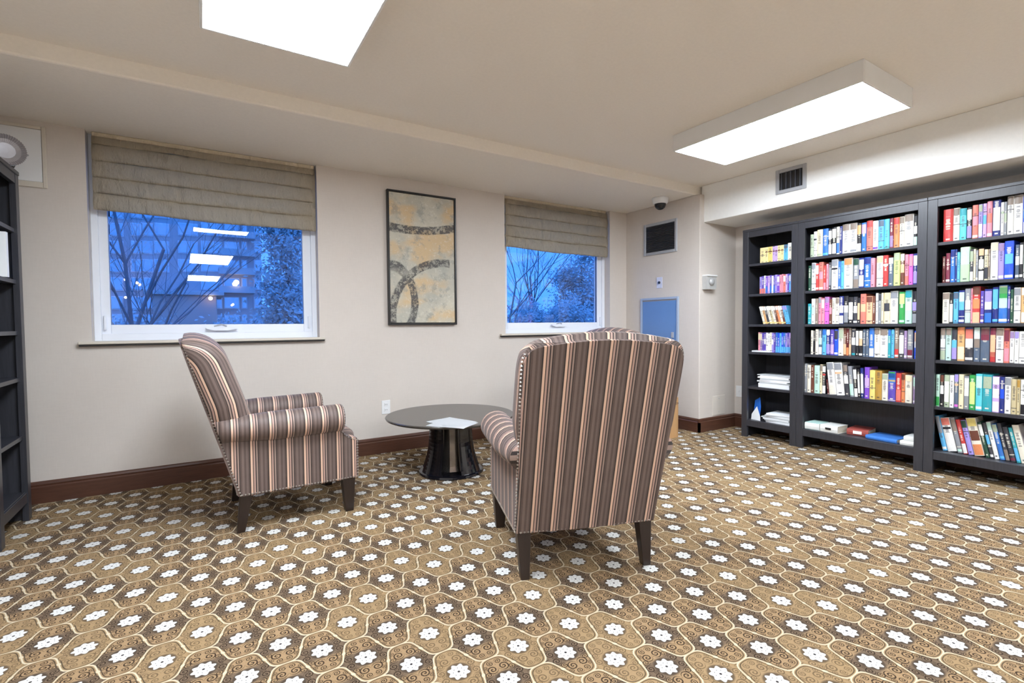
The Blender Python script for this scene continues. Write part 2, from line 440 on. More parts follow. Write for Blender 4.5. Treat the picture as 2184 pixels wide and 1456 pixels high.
blind(W2[0] + .006, W2[1] - .035, 'tan roman blind half raised in the window beside the pillar', 5)

# ------------------------------------------------------------------ ceiling lights
def ceiling_light(x0, y0, x1, y1, label, group=None):
    cx, cy = (x0 + x1) / 2, (y0 + y1) / 2; hx, hy = (x1 - x0) / 2, (y1 - y0) / 2
    r = empty('ceiling_light', (cx, cy, ZC)); tag(r, label, 'ceiling light', group or 'ceiling light panels')
    bm = BM(); h = -.115; t = .012
    box(bm, (-hx, -hy, h), (-hx + t, hy, 0), .002); box(bm, (hx - t, -hy, h), (hx, hy, 0), .002)
    box(bm, (-hx + t, -hy, h), (hx - t, -hy + t, 0), .002); box(bm, (-hx + t, hy - t, h), (hx - t, hy, 0), .002)
    box(bm, (-hx + t, -hy + t, -.02), (hx - t, hy - t, 0))
    obj('housing', bm, HOUS, r)
    obj('diffuser', box(BM(), (-hx + t, -hy + t, h + .001), (hx - t, hy - t, h + .008)), LENS, r)
    return r
ceiling_light(.025, 1.25, .635, 2.47, 'rectangular white ceiling light between the two windows and the lone bookcase')
ceiling_light(2.93, 1.225, 3.54, 2.445, 'rectangular white ceiling light beside the bulkhead vent')
for yy in (-1.86, -5.0):
    for x0 in (.025, 2.93):
        ceiling_light(x0, yy, x0 + .61, yy + 1.22, f"rectangular white ceiling light in the {'middle' if yy > -3 else 'far'} row, {'lone-bookcase' if x0 < 1 else 'book-wall'} side")

# ------------------------------------------------------------------ wall fittings
def vent(name, label, plane_x, y0, y1, z0, z1, nslat, vertical):
    r = empty(name, (plane_x, (y0 + y1) / 2, z0)); tag(r, label, 'vent')
    hy = (y1 - y0) / 2; H = z1 - z0; f = .03
    bm = BM()
    box(bm, (-.014, -hy, 0), (0, -hy + f, H), .003); box(bm, (-.014, hy - f, 0), (0, hy, H), .003)
    box(bm, (-.014, -hy + f, 0), (0, hy - f, f), .003); box(bm, (-.014, -hy + f, H - f), (0, hy - f, H), .003)
    obj('vent_frame', bm, METG, r)
    obj('backing', box(BM(), (-.003, -hy + f, f), (-.0005, hy - f, H - f)), BLACKP, r)
    first = None
    for i in range(nslat):
        t = (i + .5) / nslat
        if vertical:
            a = -hy + f + t * (2 * hy - 2 * f); bm = box(BM(), (-.010, -.004, f), (-.003, .004, H - f)); loc = (0, a, 0); rot = (0, 0, .5)
        else:
            a = f + t * (H - 2 * f); bm = box(BM(), (-.011, -hy + f, -.0015), (-.003, hy - f, .0015)); loc = (0, 0, a); rot = (0, .5, 0)
        if first is None: first = obj('slat', bm, METD, r); o = first
        else:
            bm.free(); o = first.copy(); COL.objects.link(o)
        o.location = loc
        if not vertical: o.rotation_euler = (0, 0, 0)
    return r
vent('wall_vent', 'dark louvred air vent with grey frame on the pillar wall', XP, 3.43, 3.882, 1.835, 2.177, 16, False)
vent('bulkhead_vent', 'small grey air vent with upright slats on the bulkhead', XBH, 2.18, 2.435, 2.195, 2.40, 5, True)

r = empty('electrical_panel', (XP, 3.665, .58)); tag(r, 'blue-grey steel electrical panel door below the louvred vent', 'electrical panel')
bm = BM()
for a, b_ in (((-.26, 0), (-.235, .79)), ((.235, 0), (.26, .79)), ((-.235, 0), (.235, .025)), ((-.235, .765), (.235, .79))): box(bm, (-.018, a[0], a[1]), (0, b_[0], b_[1]), .003)
obj('panel_frame', bm, BLUEF, r)
part('door', (-.010, -.233, .027), (-.001, .233, .752), BLUEP, r, .002)
part('door_latch', (-.020, -.20, .36), (-.009, -.17, .42), METG, r)

r = empty('wall_jack', (XP, 3.664, 1.47)); tag(r, 'small pale wall plate with a black round knob above the electrical panel', 'wall plate')
part('plate', (-.006, -.038, 0), (0, .038, .118), simple('plate_bluewhite', (.62, .64, .78), .4), r)
obj('knob', lathe(BM(), [(.013, -.016), (.015, -.006), (.015, -.004)], (0, 0, .06), 16, 0), BLACKP, r)

r = empty('strobe_alarm', (4.30, YR, 1.425)); tag(r, 'grey boxy strobe alarm with round lens on the wall next to the pillar edge', 'alarm')
bm = BM(); prism(bm, [(-.075, 0), (.06, 0), (.075, .02), (.075, .14), (-.075, .14)], -.055, 0, lambda a, h, d: Vector((a, d, h))); obj('housing', bm, simple('strobe_grey', (.48, .47, .45), .4), r)
obj('strobe_lens', lathe(BM(), [(.034, -.056), (.036, -.064), (.028, -.076), (.012, -.083)], (-.012, 0, .075), 20, 1), simple('lens_grey', (.50, .50, .50), .12, .2), r, True)
obj('hood', box(BM(), (-.078, -.066, .128), (.078, 0, .143), .003), HOUS, r)

r = empty('dome_camera', (3.97, 3.47, ZS)); tag(r, 'white and black security dome camera under the lowered ceiling', 'security camera')
obj('camera_base', lathe(BM(), [(.078, 0), (.080, -.012), (.072, -.055), (.062, -.062)], (0, 0, 0), 32), WHITEP, r, True)
obj('camera_dome', lathe(BM(), [(.058, -.060), (.056, -.078), (.045, -.100), (.026, -.115), (.006, -.120)], (0, 0, 0), 32), BLACKP, r, True)

def outlet(x, z, label):
    r = empty('wall_outlet', (x, YW, z)); tag(r, label, 'outlet')
    part('plate', (-.037, -.006, 0), (.037, 0, .118), WHITEP, r, .002)
    for zz in (.036, .082):
        s = obj('socket', box(BM(), (-.017, -.009, zz - .015), (.017, -.005, zz + .015), .003, 2), WHITEP, r)
        for sx in (-.007, .007): obj('slot', box(BM(), (sx - .0012, -.0096, zz - .006), (sx + .0012, -.0088, zz + .006)), BLACKP, s)
outlet(1.328, .332, 'white duplex wall outlet beside the round table')
r = empty('blank_plate', (4.495, YR, .148)); tag(r, 'beige painted blank wall plate above the baseboard beside the pillar', 'wall plate')
part('plate', (-.10, -.006, 0), (.10, 0, .197), BEIGEP, r, .002)
for sz in (.03, .167): obj('screw', lathe(BM(), [(.004, -.0075), (.004, -.005)], (0, 0, sz), 8, 1), METG, r)
r = empty('switch_plate', (XR, 3.105, .314)); tag(r, 'thin white wall plate next to the narrow bookcase side', 'wall plate')
part('plate', (-.008, -.035, 0), (0, .035, .118), WHITEP, r, .002); part('toggle', (-.014, -.006, .05), (-.007, .006, .07), WHITEP, r, .001)
r = empty('access_panel', (-1.0, YW, 1.955)); tag(r, 'white square access panel with beige frame on the window wall', 'access panel')
obj('panel_frame', bars(BM(), -.215, .215, 0, .375, .02, .02, .035, .02, -.012, 0), SILL, r)
part('panel_door', (-.195, -.008, .036), (.193, -.001, .354), WHITEP, r, .002)
obj('panel_lock', lathe(BM(), [(.006, -.011), (.006, -.007)], (.13, 0, .19), 10, 1), METG, r)

# painting
r = empty('painting', (1.3562, YW, 1.095)); tag(r, 'tall black-framed abstract painting with dark curved strokes between the windows', 'painting')
PWd, PH = .6407, 1.152
obj('frame', bars(BM(), 0, PWd, 0, PH, .016, .016, .018, .016, -.038, -.001, .002), FRAMEK, r)
cv = obj('canvas', box(BM(), (0, -.010, 0), (PWd - .036, .0, PH - .038), .001), ART, r); cv.location = (.018, -.018, .02)

# ------------------------------------------------------------------ armchairs
def setstripe(o, f):
    me = o.data; a = me.attributes.new('stripe', 'FLOAT', 'POINT')
    for i, v in enumerate(me.vertices): a.data[i].value = f(v.co)
RK = .294   # rake of the back
def rear_y(z): return -(z - .195) * RK
HT = 1.05
def hw_rear(s):   # half width of the rear panel
    w = .320 + .016 * min(1, s * 1.2)
    if s > .91:
        k = (s - .91) / .09; w -= .050 * (1 - math.sqrt(max(0, 1 - k * k)))
    return w
def hw_at(s):   # half width of the back along 0..1
    w = .304 + .034 * min(1, max(0, (s - .30) / .25))
    s0 = .91
    if s > s0:
        k = (s - s0) / (1 - s0); w -= .050 * (1 - math.sqrt(max(0, 1 - k * k)))
    return w
def arch(x, s):
    return -.040 * (x / .33) ** 2 * max(0, (s - .45) / .55) ** 2
def armchair():
    r = empty('armchair')
    zt0, zt1 = .195, HT
    nrm = Vector((0, 1, RK)).normalized()
    def P(x, s, n):
        z = zt0 + (zt1 - zt0) * s + arch(x, s); return Vector((x, rear_y(z), z)) + nrm * n
    # backrest volume (lofted)
    bm = BM(); NS = 34; rings = []; strip = []
    for i in range(NS + 1):
        s = i / NS; s = 1 - (1 - s) ** 1.6
        hw = hw_at(s)
        D = .175 - .02 * s
        s0 = .80
        if s > s0:
            k = (s - s0) / (1 - s0); D *= math.sqrt(max(0.0, 1 - k * k)) * .93 + .07
        D += .012 * math.sin(math.pi * s)
        R = min(.07, D * .8); sec = []; acc = []
        sec.append((-hw, .004)); 
        nA = 7
        for k in range(nA + 1):
            a = math.pi - k / nA * math.pi / 2; sec.append((-hw + R + R * math.cos(a), D - R + R * math.sin(a)))
        for k in range(1, 8): sec.append((-hw + R + (2 * hw - 2 * R) * k / 8, D + .010 * math.sin(math.pi * k / 8)))
        for k in range(nA + 1):
            a = math.pi / 2 - k / nA * math.pi / 2; sec.append((hw - R + R * math.cos(a), D - R + R * math.sin(a)))
        sec.append((hw, .004))
        mid = len(sec) // 2; L = [0] * len(sec)
        for j in range(mid + 1, len(sec)): L[j] = L[j-1] + math.dist(sec[j], sec[j-1])
        for j in range(mid - 1, -1, -1): L[j] = L[j+1] - math.dist(sec[j], sec[j+1])
        rings.append([bm.verts.new(P(x, s, n)) for x, n in sec]); strip += L
    for j in range(NS):
        n = len(rings[j])
        for k in range(n - 1): bm.faces.new((rings[j][k], rings[j][k+1], rings[j+1][k+1], rings[j+1][k]))
        bm.faces.new((rings[j][n-1], rings[j][0], rings[j+1][0], rings[j+1][n-1]))
    bm.faces.new(rings[0][::-1]); bm.faces.new(rings[-1]); bmesh.ops.recalc_face_normals(bm, faces=bm.faces[:])
    o = obj('backrest', bm, STRIPE, r, True); at = o.data.attributes.new('stripe', 'FLOAT', 'POINT')
    for i, val in enumerate(strip): at.data[i].value = val
    # rear panel
    bm = BM(); G = []
    for i in range(25):
        s = i / 24; s = 1 - (1 - s) ** 1.5; hw = hw_rear(s) - .002
        ss = .008 + s * .968
        G.append([P(x, ss, 0) for x in [hw * (k / 6 - 1) for k in range(13)]])
    F_ = [[bm.verts.new(p + nrm * .004) for p in row] for row in G]; Bk = [[bm.verts.new(p - nrm * (.006 + .006 * math.sin(math.pi * k / 12))) for k, p in enumerate(row)] for row in G]
    for a in range(24):
        for k in range(12):
            bm.faces.new((F_[a][k], F_[a][k+1], F_[a+1][k+1], F_[a+1][k])); bm.faces.new((Bk[a][k], Bk[a+1][k], Bk[a+1][k+1], Bk[a][k+1]))
        bm.faces.new((F_[a][0], F_[a+1][0], Bk[a+1][0], Bk[a][0])); bm.faces.new((F_[a][12], Bk[a][12], Bk[a+1][12], F_[a+1][12]))
    for k in range(12):
        bm.faces.new((F_[0][k], Bk[0][k], Bk[0][k+1], F_[0][k+1])); bm.faces.new((F_[24][k], F_[24][k+1], Bk[24][k+1], Bk[24][k]))
    bmesh.ops.recalc_face_normals(bm, faces=bm.faces[:])
    o = obj('back_panel', bm, STRIPE, r); setstripe(o, lambda c: c.x - .006)
    # sides
    prof = [(rear_y(.195) + .004, .195), (.605, .195), (.615, .21), (.618, .42), (.608, .432), (.575, .440), (.545, .455), (.525, .480), (.515, .51), (rear_y(.51) + .004, .51)]
    for sg in (-1, 1):
        bm = BM(); prism(bm, prof, .225, .320, lambda a, h, d: Vector((sg * d, a, h)))
        bmesh.ops.bevel(bm, geom=[e for e in bm.edges if abs(e.verts[0].co.x - e.verts[1].co.x) < 1e-6], offset=.006, segments=2, affect='EDGES')
        o = obj('side_panel', bm, STRIPE, r); setstripe(o, lambda c: c.y + .035)
        # rolled arm
        bm = BM(); rings = []; seg = 22; ny = 12; cz, cx = .553, .305
        for i in range(ny + 3):
            if i <= ny: t = i / ny; k = 1
            else: t = 1; k = (.86, .45)[i - ny - 1]
            ring = []
            for q in range(seg):
                a = 2 * math.pi * q / seg
                rx, rz = (.082, .078); e_ = min(1, t / .45); e_ = e_ * e_ * (3 - 2 * e_); rr = .80 + .20 * e_
                x = cx - .008 * (1 - e_) + rx * rr * k * math.cos(a); z = cz + rz * rr * k * math.sin(a) + .010 * (t - .3)
                y0 = rear_y(z) + .012; y = y0 + (.520 - y0) * t + (0 if i <= ny else (.012, .017)[i - ny - 1])
                ring.append(bm.verts.new((sg * x, y, z)))
            rings.append(ring)
        for j in range(len(rings) - 1):
            for q in range(seg): bm.faces.new((rings[j][q], rings[j][(q+1) % seg], rings[j+1][(q+1) % seg], rings[j+1][q]))
        bm.faces.new(rings[0]); bm.faces.new(rings[-1]); bmesh.ops.recalc_face_normals(bm, faces=bm.faces[:])
        o = obj('armrest', bm, STRIPE, r, True); setstripe(o, lambda c: c.y + .035)
    o = obj('front_rail', box(BM(), (-.23, .50, .195), (.23, .605, .345), .008, 2), STRIPE, r); setstripe(o, lambda c: c.x + .02)
    o = obj('seat_deck', box(BM(), (-.23, .02, .20), (.23, .51, .33), .004), STRIPE, r); setstripe(o, lambda c: c.x + .02)
    bm = box(BM(), (-.226, .085, .335), (.226, .625, .465), .04, 4)
    for v in bm.verts:
        if v.co.z > .45: v.co.z += .02 * math.cos(v.co.x / .226 * 1.4) * math.cos((v.co.y - .36) / .27 * 1.4)
    o = obj('seat_cushion', bm, STRIPE, r, True); setstripe(o, lambda c: c.x + .02)
    # legs
    for lx in (-1, 1):
        for (y0, dy, t) in ((.030, -.028, .030), (.560, .004, .036)):
            bm = BM(); b0 = t * .62
            lo = [(-b0, -b0), (b0, -b0), (b0, b0), (-b0, b0)]; hi = [(-t, -t), (t, -t), (t, t), (-t, t)]
            A = [bm.verts.new((lx * .282 + p[0], y0 + dy + p[1], 0)) for p in lo]; B = [bm.verts.new((lx * .282 + p[0], y0 + p[1], .197)) for p in hi]
            bm.faces.new(A[::-1]); bm.faces.new(B)
            for i in range(4): bm.faces.new((A[i], A[(i+1) % 4], B[(i+1) % 4], B[i]))
            bmesh.ops.bevel(bm, geom=bm.edges[:], offset=.002, segments=1, affect='EDGES')
            obj('leg', bm, DARKLEG, r)
    # nailheads
    path = []; step = .0165
    def walk(pts):
        acc = 0; path.append(pts[0])
        for a, b_ in zip(pts, pts[1:]):
            L = (Vector(b_) - Vector(a)).length; t = step - acc
            while t <= L: path.append(tuple(Vector(a).lerp(Vector(b_), t / L))); t += step
            acc = (acc + L) % step
    for sg in (-1, 1):
        walk([tuple(P(sg * (hw_rear(1 - (1 - i/60) ** 1.5) + .001), .008 + (1 - (1 - i/60) ** 1.5) * .98, .006)) for i in range(55)])
        walk([(sg * .3215, y, .205) for y in [rear_y(.2) + .01 + i * .05 for i in range(12)]] + [(sg * .3215, .605, .205)])
        walk([(sg * .3215, .610, .21), (sg * .3215, .610, .42), (sg * .3215, .57, .436), (sg * .3215, .54, .455), (sg * .3215, .52, .485)])
        walk([(sg * (.305 + .074 * math.cos(a / 12 * 2 * math.pi)), .528, .560 + .070 * math.sin(a / 12 * 2 * math.pi)) for a in range(13)])
    walk([(x, -.010, .205) for x in [-.30 + .06 * i for i in range(11)]])
    walk([(x, .608, .205) for x in [-.30 + .06 * i for i in range(11)]])
    vs, fs = [], []
    rr = .0060
    ico = [Vector(d) * rr for d in ((1, 0, 0), (-1, 0, 0), (0, 1, 0), (0, -1, 0), (0, 0, 1), (0, 0, -1))]
    fi = [(0, 2, 4), (2, 1, 4), (1, 3, 4), (3, 0, 4), (2, 0, 5), (1, 2, 5), (3, 1, 5), (0, 3, 5)]
    for p in path:
        n0 = len(vs); vs += [tuple(Vector(p) + d) for d in ico]; fs += [tuple(n0 + k for k in f) for f in fi]
    me = bpy.data.meshes.new('nailhead_trim'); me.from_pydata(vs, [], fs); me.materials.append(STUD)
    o = bpy.data.objects.new('nailhead_trim', me); COL.objects.link(o); o.parent = r; o['kind'] = 'stuff'
    return r
G = 'striped armchairs around the round table'
ch = armchair(); ch.location = (.151, 3.25, 0); ch.rotation_euler = (0, 0, -math.pi / 2)
tag(ch, 'brown striped rolled-arm chair below the window facing the apartment block', 'armchair', G)
c2 = copy_tree(ch); c2.location = (1.415, 1.646, 0); c2.rotation_euler = (0, 0, math.atan2(.9405, .34) - math.pi / 2)
tag(c2, 'brown striped rolled-arm chair in the open floor, its back towards the room', 'armchair', G)
c3 = copy_tree(ch); c3.location = (2.94, 3.30, 0); c3.rotation_euler = (0, 0, math.pi / 2)
tag(c3, 'brown striped rolled-arm chair by the pillar with the electrical panel', 'armchair', G)

# ------------------------------------------------------------------ round table
TX, TY, TZ = 1.56, 3.35, .428
r = empty('round_table', (TX, TY, 0)); tag(r, 'low round dark table on a flared black pedestal', 'table')
obj('table_top', lathe(BM(), [(.455, TZ - .022), (.470, TZ - .016), (.475, TZ - .006), (.470, TZ)], (0, 0, 0), 72), TABLETOP, r, False)
obj('base_plate', lathe(BM(), [(.238, 0), (.242, .006), (.238, .018), (.228, .024)], (0, 0, 0), 48), BLACKG, r)
obj('pedestal_column', lathe(BM(), [(.125, .022), (.108, .06), (.098, .18), (.10, TZ - .021)], (0, 0, 0), 12), simple('pedestal_steel', (.45, .42, .40), .16, .9, .1, 4), r)
def ped_r(t): return .158 + .066 * (1 - t) ** 2.2 + .010 * t ** 3
view_a = math.atan2(-TY, -TX)
for k in range(4):
    a0 = view_a + math.radians(45 + 90 * k); span = math.radians(26)
    bm = BM(); NA, NZ = 10, 14; I, O = [], []
    for j in range(NZ + 1):
        t = j / NZ; z = .022 + (TZ - .044) * t; rad = ped_r(t)
        O.append([bm.verts.new(((rad) * math.cos(a0 + span * (2 * i / NA - 1)), rad * math.sin(a0 + span * (2 * i / NA - 1)), z)) for i in range(NA + 1)])
        I.append([bm.verts.new(((rad - .016) * math.cos(a0 + span * (2 * i / NA - 1)), (rad - .016) * math.sin(a0 + span * (2 * i / NA - 1)), z)) for i in range(NA + 1)])
    for j in range(NZ):
        for i in range(NA):
            bm.faces.new((O[j][i], O[j][i+1], O[j+1][i+1], O[j+1][i])); bm.faces.new((I[j][i], I[j+1][i], I[j+1][i+1], I[j][i+1]))
        bm.faces.new((O[j][0], O[j+1][0], I[j+1][0], I[j][0])); bm.faces.new((O[j][NA], I[j][NA], I[j+1][NA], O[j+1][NA]))
    for i in range(NA):
        bm.faces.new((O[0][i], I[0][i], I[0][i+1], O[0][i+1])); bm.faces.new((O[NZ][i], O[NZ][i+1], I[NZ][i+1], I[NZ][i]))
    bmesh.ops.recalc_face_normals(bm, faces=bm.faces[:])
    obj('pedestal_panel', bm, BLACKG, r)
for k, (cx, cy, rz, z0, lb) in enumerate(((1.405, 2.990, .62, TZ + .0004, 'white paper sheet overhanging the edge of the round table'), (1.43, 3.055, .30, TZ + .0022, 'white paper sheet lying uppermost on the round table'))):
    bm = BM(); nx = 6; w2, h2 = .108, .14
    A = [[bm.verts.new((-w2 + 2 * w2 * i / nx, -h2 + 2 * h2 * j / nx, .001 * math.sin(i + j) + (.001 if k else 0))) for i in range(nx + 1)] for j in range(nx + 1)]
    for j in range(nx):
        for i in range(nx): bm.faces.new((A[j][i], A[j][i+1], A[j+1][i+1], A[j+1][i]))
    bmesh.ops.solidify(bm, geom=bm.faces[:], thickness=.0006)
    o = obj('paper_sheet', bm, PAPER); o.location = (cx, cy, z0 + .0012); o.rotation_euler = (0, 0, rz); tag(o, lb, 'paper', 'papers on the round table')

# light wood bin behind
r = empty('wooden_bin', (3.70, 3.33, 0)); tag(r, 'light wood open bin on the floor beside the pillar wall', 'bin')
bm = BM(); hx, hy, R_, H_ = .19, .19, .06, .38
def rr_pts(hx, hy, R_):
    pts = []
    for (sx, sy, a0) in ((1, 1, 0), (-1, 1, 90), (-1, -1, 180), (1, -1, 270)):
        for k in range(5):
            a = math.radians(a0 + k * 22.5); pts.append((sx * (hx - R_) + R_ * math.cos(a), sy * (hy - R_) + R_ * math.sin(a)))
    return pts
Po = rr_pts(hx, hy, R_); Pi = rr_pts(hx - .014, hy - .014, R_ - .01)
o0 = [bm.verts.new((*p, 0)) for p in Po]; o1 = [bm.verts.new((*p, H_)) for p in Po]; i1 = [bm.verts.new((*p, H_)) for p in Pi]; i0 = [bm.verts.new((*p, .02)) for p in Pi]
n = len(Po); bm.faces.new(o0[::-1]); bm.faces.new(i0)
for i in range(n):
    k = (i + 1) % n; bm.faces.new((o0[i], o0[k], o1[k], o1[i])); bm.faces.new((o1[i], o1[k], i1[k], i1[i])); bm.faces.new((i1[i], i1[k], i0[k], i0[i]))
obj('bin_body', bm, LWOOD, r)
obj('bin_rim', bars(BM(), -.15, .15, H_ - .06, H_ - .045, .003, .003, .003, .003, -.1915, -.190, 0), DARKLEG, r)

# ------------------------------------------------------------------ bookcases
XB = 4.40; BD = .365
SHZ = [1.645, 1.36, 1.075, .815, .485, .165]
ST = .056
def bookcase(name_label, y0, y1, face=-1, x_front=XB):
    """y0<y1, front faces -X when face=-1"""
    wd = y1 - y0
    r = empty('bookcase', (x_front, (y0 + y1) / 2, 0)); r.rotation_euler = (0, 0, 0 if face < 0 else math.pi); tag(r, name_label, 'bookcase', 'dark bookcases')
    h = wd / 2; e = .0008
    for sg in (-1, 1):
        a, b_ = sorted((sg * (h - e), sg * (h - ST)))
        part('stile', (0, a, 0), (.028, b_, 1.948), DARKW, r, .0015)
        a, b_ = sorted((sg * (h - e), sg * (h - .030)))
        part('side_panel', (.028, a, .0), (BD, b_, 1.948), DARKW, r, .001)
    part('top_board', (-.004, -h + e, 1.948), (BD, h - e, 1.97), DARKW, r, .002)
    part('top_rail', (.002, -h + ST, 1.895), (.024, h - ST, 1.948), DARKW, r, .001)
    part('bottom_rail', (.004, -h + ST, .105), (.024, h - ST, .163), DARKW, r, .001)
    part('back_board', (BD - .008, -h + .03, .06), (BD, h - .03, 1.948), DARKW, r, 0)
    for z in SHZ:
        part('shelf', (.014, -h + .031, z - .022), (BD - .009, h - .031, z), DARKW, r, .001)
    return r
YN0, YN1, YM, YE = 2.325, 2.842, 1.422, .522
bookcase('narrow black-brown bookcase standing closest to the pillar', YN0, YN1)
bookcase('wide black-brown bookcase with lying books on its bottom shelf', YM, YN0)
bookcase('wide black-brown bookcase with leaning books on its bottom shelf', YE, YM)
bookcase('narrow black-brown bookcase under the white access panel', 3.345, 3.862, 1, -.852)

# ------------------------------------------------------------------ books
CO = dict(white='ECE9E4', ivory='E9E2D0', cream='E6D8B4', black='1C1B22', navy='1E2C78', blue='2F6FC0', brightblue='1E50D8', sky='5FB4E6', cyan='5CC8D6', teal='2A9DA8', mint='BFE3D2', palegreen='B4D8A8',
          green='2F9A4A', darkgreen='1F4A38', lime='CFE08A', sage='A9B59A', yellow='E8D27A', gold='F0DCA0', ochre='B48A3C', orange='E08A58', peach='E8B890', tan='D8A870', salmon='E07A6A', red='C43A38', darkred='5A1518',
          maroon='7A2A40', pink='E590A0', magenta='D868C8', lilac='C8A8E0', lavender='A090D8', purple='7A48C0', violet='5A48A8', mauve='9A80A8', brown='6A3A2A', taupe='8A7A6E', grey='8C8E94', slate='566478', charcoal='3A3A42', beige='C8B890')
NAMES = dict(brightblue='bright blue', palegreen='pale green', darkgreen='dark green', darkred='dark red', sky='sky blue', lime='lime green', sage='sage green', mint='mint green')
ORD = 'first second third fourth fifth sixth seventh eighth ninth tenth eleventh twelfth thirteenth fourteenth fifteenth sixteenth seventeenth eighteenth nineteenth twentieth'.split()
ORD += ['twenty-' + x for x in ORD[:9]] + ['thirtieth'] + ['thirty-' + x for x in ORD[:9]] + ['fortieth']
SHN = ['top', 'second', 'third', 'fourth', 'fifth', 'bottom']
def unit_book(flat):
    bm = BM(); t = .075; k = 6; out = []
    dpt = .015 if flat else .05
    out.append((1, 0))
    for i in range(k + 1):
        a = i / k * math.pi; out.append((dpt - dpt * math.sin(a) ** (.5 if flat else 1), -.5 + .5 * -(-math.cos(a)) - 0))
    out = [(1, 0)] + [(dpt - dpt * math.sin(i / k * math.pi) ** (.5 if flat else 1), -(1 - math.cos(i / k * math.pi)) / 2) for i in range(k + 1)] + [(1, -1)]
    inn = [(1, -1 + t), (dpt + .02, -1 + t), (dpt + .02, -t), (1, -t)]
    poly = out + inn
    A = [bm.verts.new((p[0], p[1], 0)) for p in poly]; B = [bm.verts.new((p[0], p[1], 1)) for p in poly]; n = len(poly)
    for i in range(n): bm.faces.new((A[i], A[(i+1) % n], B[(i+1) % n], B[i]))
    # caps as strips (outer spine to inner)
    for V in (A, B): bm.faces.new(V)
    bmesh.ops.triangulate(bm, faces=[f for f in bm.faces if len(f.verts) > 4]); bmesh.ops.recalc_face_normals(bm, faces=bm.faces[:])
    me = bpy.data.meshes.new('book'); bm.to_mesh(me); bm.free(); me.materials.append(BOOK)
    bm = BM(); box(bm, (dpt + .021, -1 + t, .02), (.975, -t, .985)); pg = bpy.data.meshes.new('pages'); bm.to_mesh(pg); bm.free(); pg.materials.append(PAGES)
    bm = BM(); L = [(dpt - dpt * math.sin(i / k * math.pi) ** (.5 if flat else 1) - .006, -(1 - math.cos(i / k * math.pi)) / 2) for i in range(1, k)]
    A = [bm.verts.new((p[0], p[1], 0)) for p in L]; B = [bm.verts.new((p[0], p[1], 1)) for p in L]; A2 = [bm.verts.new((p[0] + .008, p[1], 0)) for p in L]; B2 = [bm.verts.new((p[0] + .008, p[1], 1)) for p in L]
    for i in range(len(L) - 1):
        bm.faces.new((A[i], A[i+1], B[i+1], B[i])); bm.faces.new((A2[i], B2[i], B2[i+1], A2[i+1])); bm.faces.new((A[i], A2[i], A2[i+1], A[i+1])); bm.faces.new((B[i], B[i+1], B2[i+1], B2[i]))
    bm.faces.new((A[0], B[0], B2[0], A2[0])); bm.faces.new((A[-1], A2[-1], B2[-1], B[-1]))
    lb = bpy.data.meshes.new('spine_label'); bm.to_mesh(lb); bm.free(); lb.materials.append(LABELM)
    return me, pg, lb
UB = [unit_book(False), unit_book(True)]
def book(x, ytop, z, th, dep, h, col, labels=(), lean=0, flat=False, name='book'):
    me, pg, lb = UB[1 if flat else 0]
    o = bpy.data.objects.new(name, me); COL.objects.link(o); o.location = (x, ytop, z); o.scale = (dep, th, h); o.rotation_euler = (-lean, 0, 0)
    o.color = (*lin(CO[col]), 1)
    p = bpy.data.objects.new('pages', pg); COL.objects.link(p); p.parent = o
    for z0, z1, c in labels:
        l = bpy.data.objects.new('spine_label', lb); COL.objects.link(l); l.parent = o; l.location = (0, 0, z0); l.scale = (1, 1, z1 - z0); l.color = (*lin(CO[c]), 1)
    return o
# label codes: what a spine carries besides its cover colour
def labs(code):
    out = []
    for tok in code:
        k, c = tok.split(':')
        z = dict(T=(.78, .985), U=(.62, .94), M=(.40, .66), B=(.05, .42), L=(.04, .11), H=(.50, .985), C=(.16, .80), S=(.66, .72), D=(.02, .30))[k]
        out.append((*z, c))
    return out
ROWS = {}
# bookcase key, shelf index -> (zoom origin x, zoom scale, setback, text); text: start colour height_cm labels ; '-' is a gap
ROWS['M', 0] = (1710, 8.4, .03, '130 sage 19;190 white 21 S:black;250 cream 22 L:sage;350 blue 22 L:sky;452 black 21 U:white B:white;515 black 22 U:white B:white;595 ivory 22 B:blue;652 navy 22;700 white 23 T:taupe;835 white 23 T:taupe L:grey;962 black 22 U:tan D:white;1040 blue 22 U:lilac;1130 salmon 23 T:red;1240 white 22 L:purple;1340 sky 22 T:slate;1445 cyan 22 U:sky;1540 maroon 22 B:mauve;1612 orange 22 T:red;1715 ivory 22 T:taupe;1800 white 23 T:taupe;1968 black 21 M:white D:mint;2038 white 21 S:black;2122 - 0')
ROWS['M', 1] = (1710, 8.4, .03, '100 darkgreen 21;158 white 23 T:grey;235 red 22 U:white L:white;290 salmon 23 M:pink L:white;370 red 20 D:pink;420 pink 21;465 charcoal 22 C:grey;512 white 24 T:grey S:black;632 blue 22;690 sky 22;735 white 24 T:orange;892 - 0;902 grey 23 T:darkgreen D:taupe;1005 navy 23 U:white B:white;1098 blue 23 T:navy;1212 pink 22;1290 - 0;1318 white 23 T:peach;1434 red 23 S:white;1530 slate 21 T:white;1622 lime 24 T:sage;1742 brown 23 T:white M:peach;1822 pink 22 D:salmon;1895 magenta 22 U:pink;1972 navy 22 U:white B:lavender;2050 white 22 B:pink;2122 - 0')
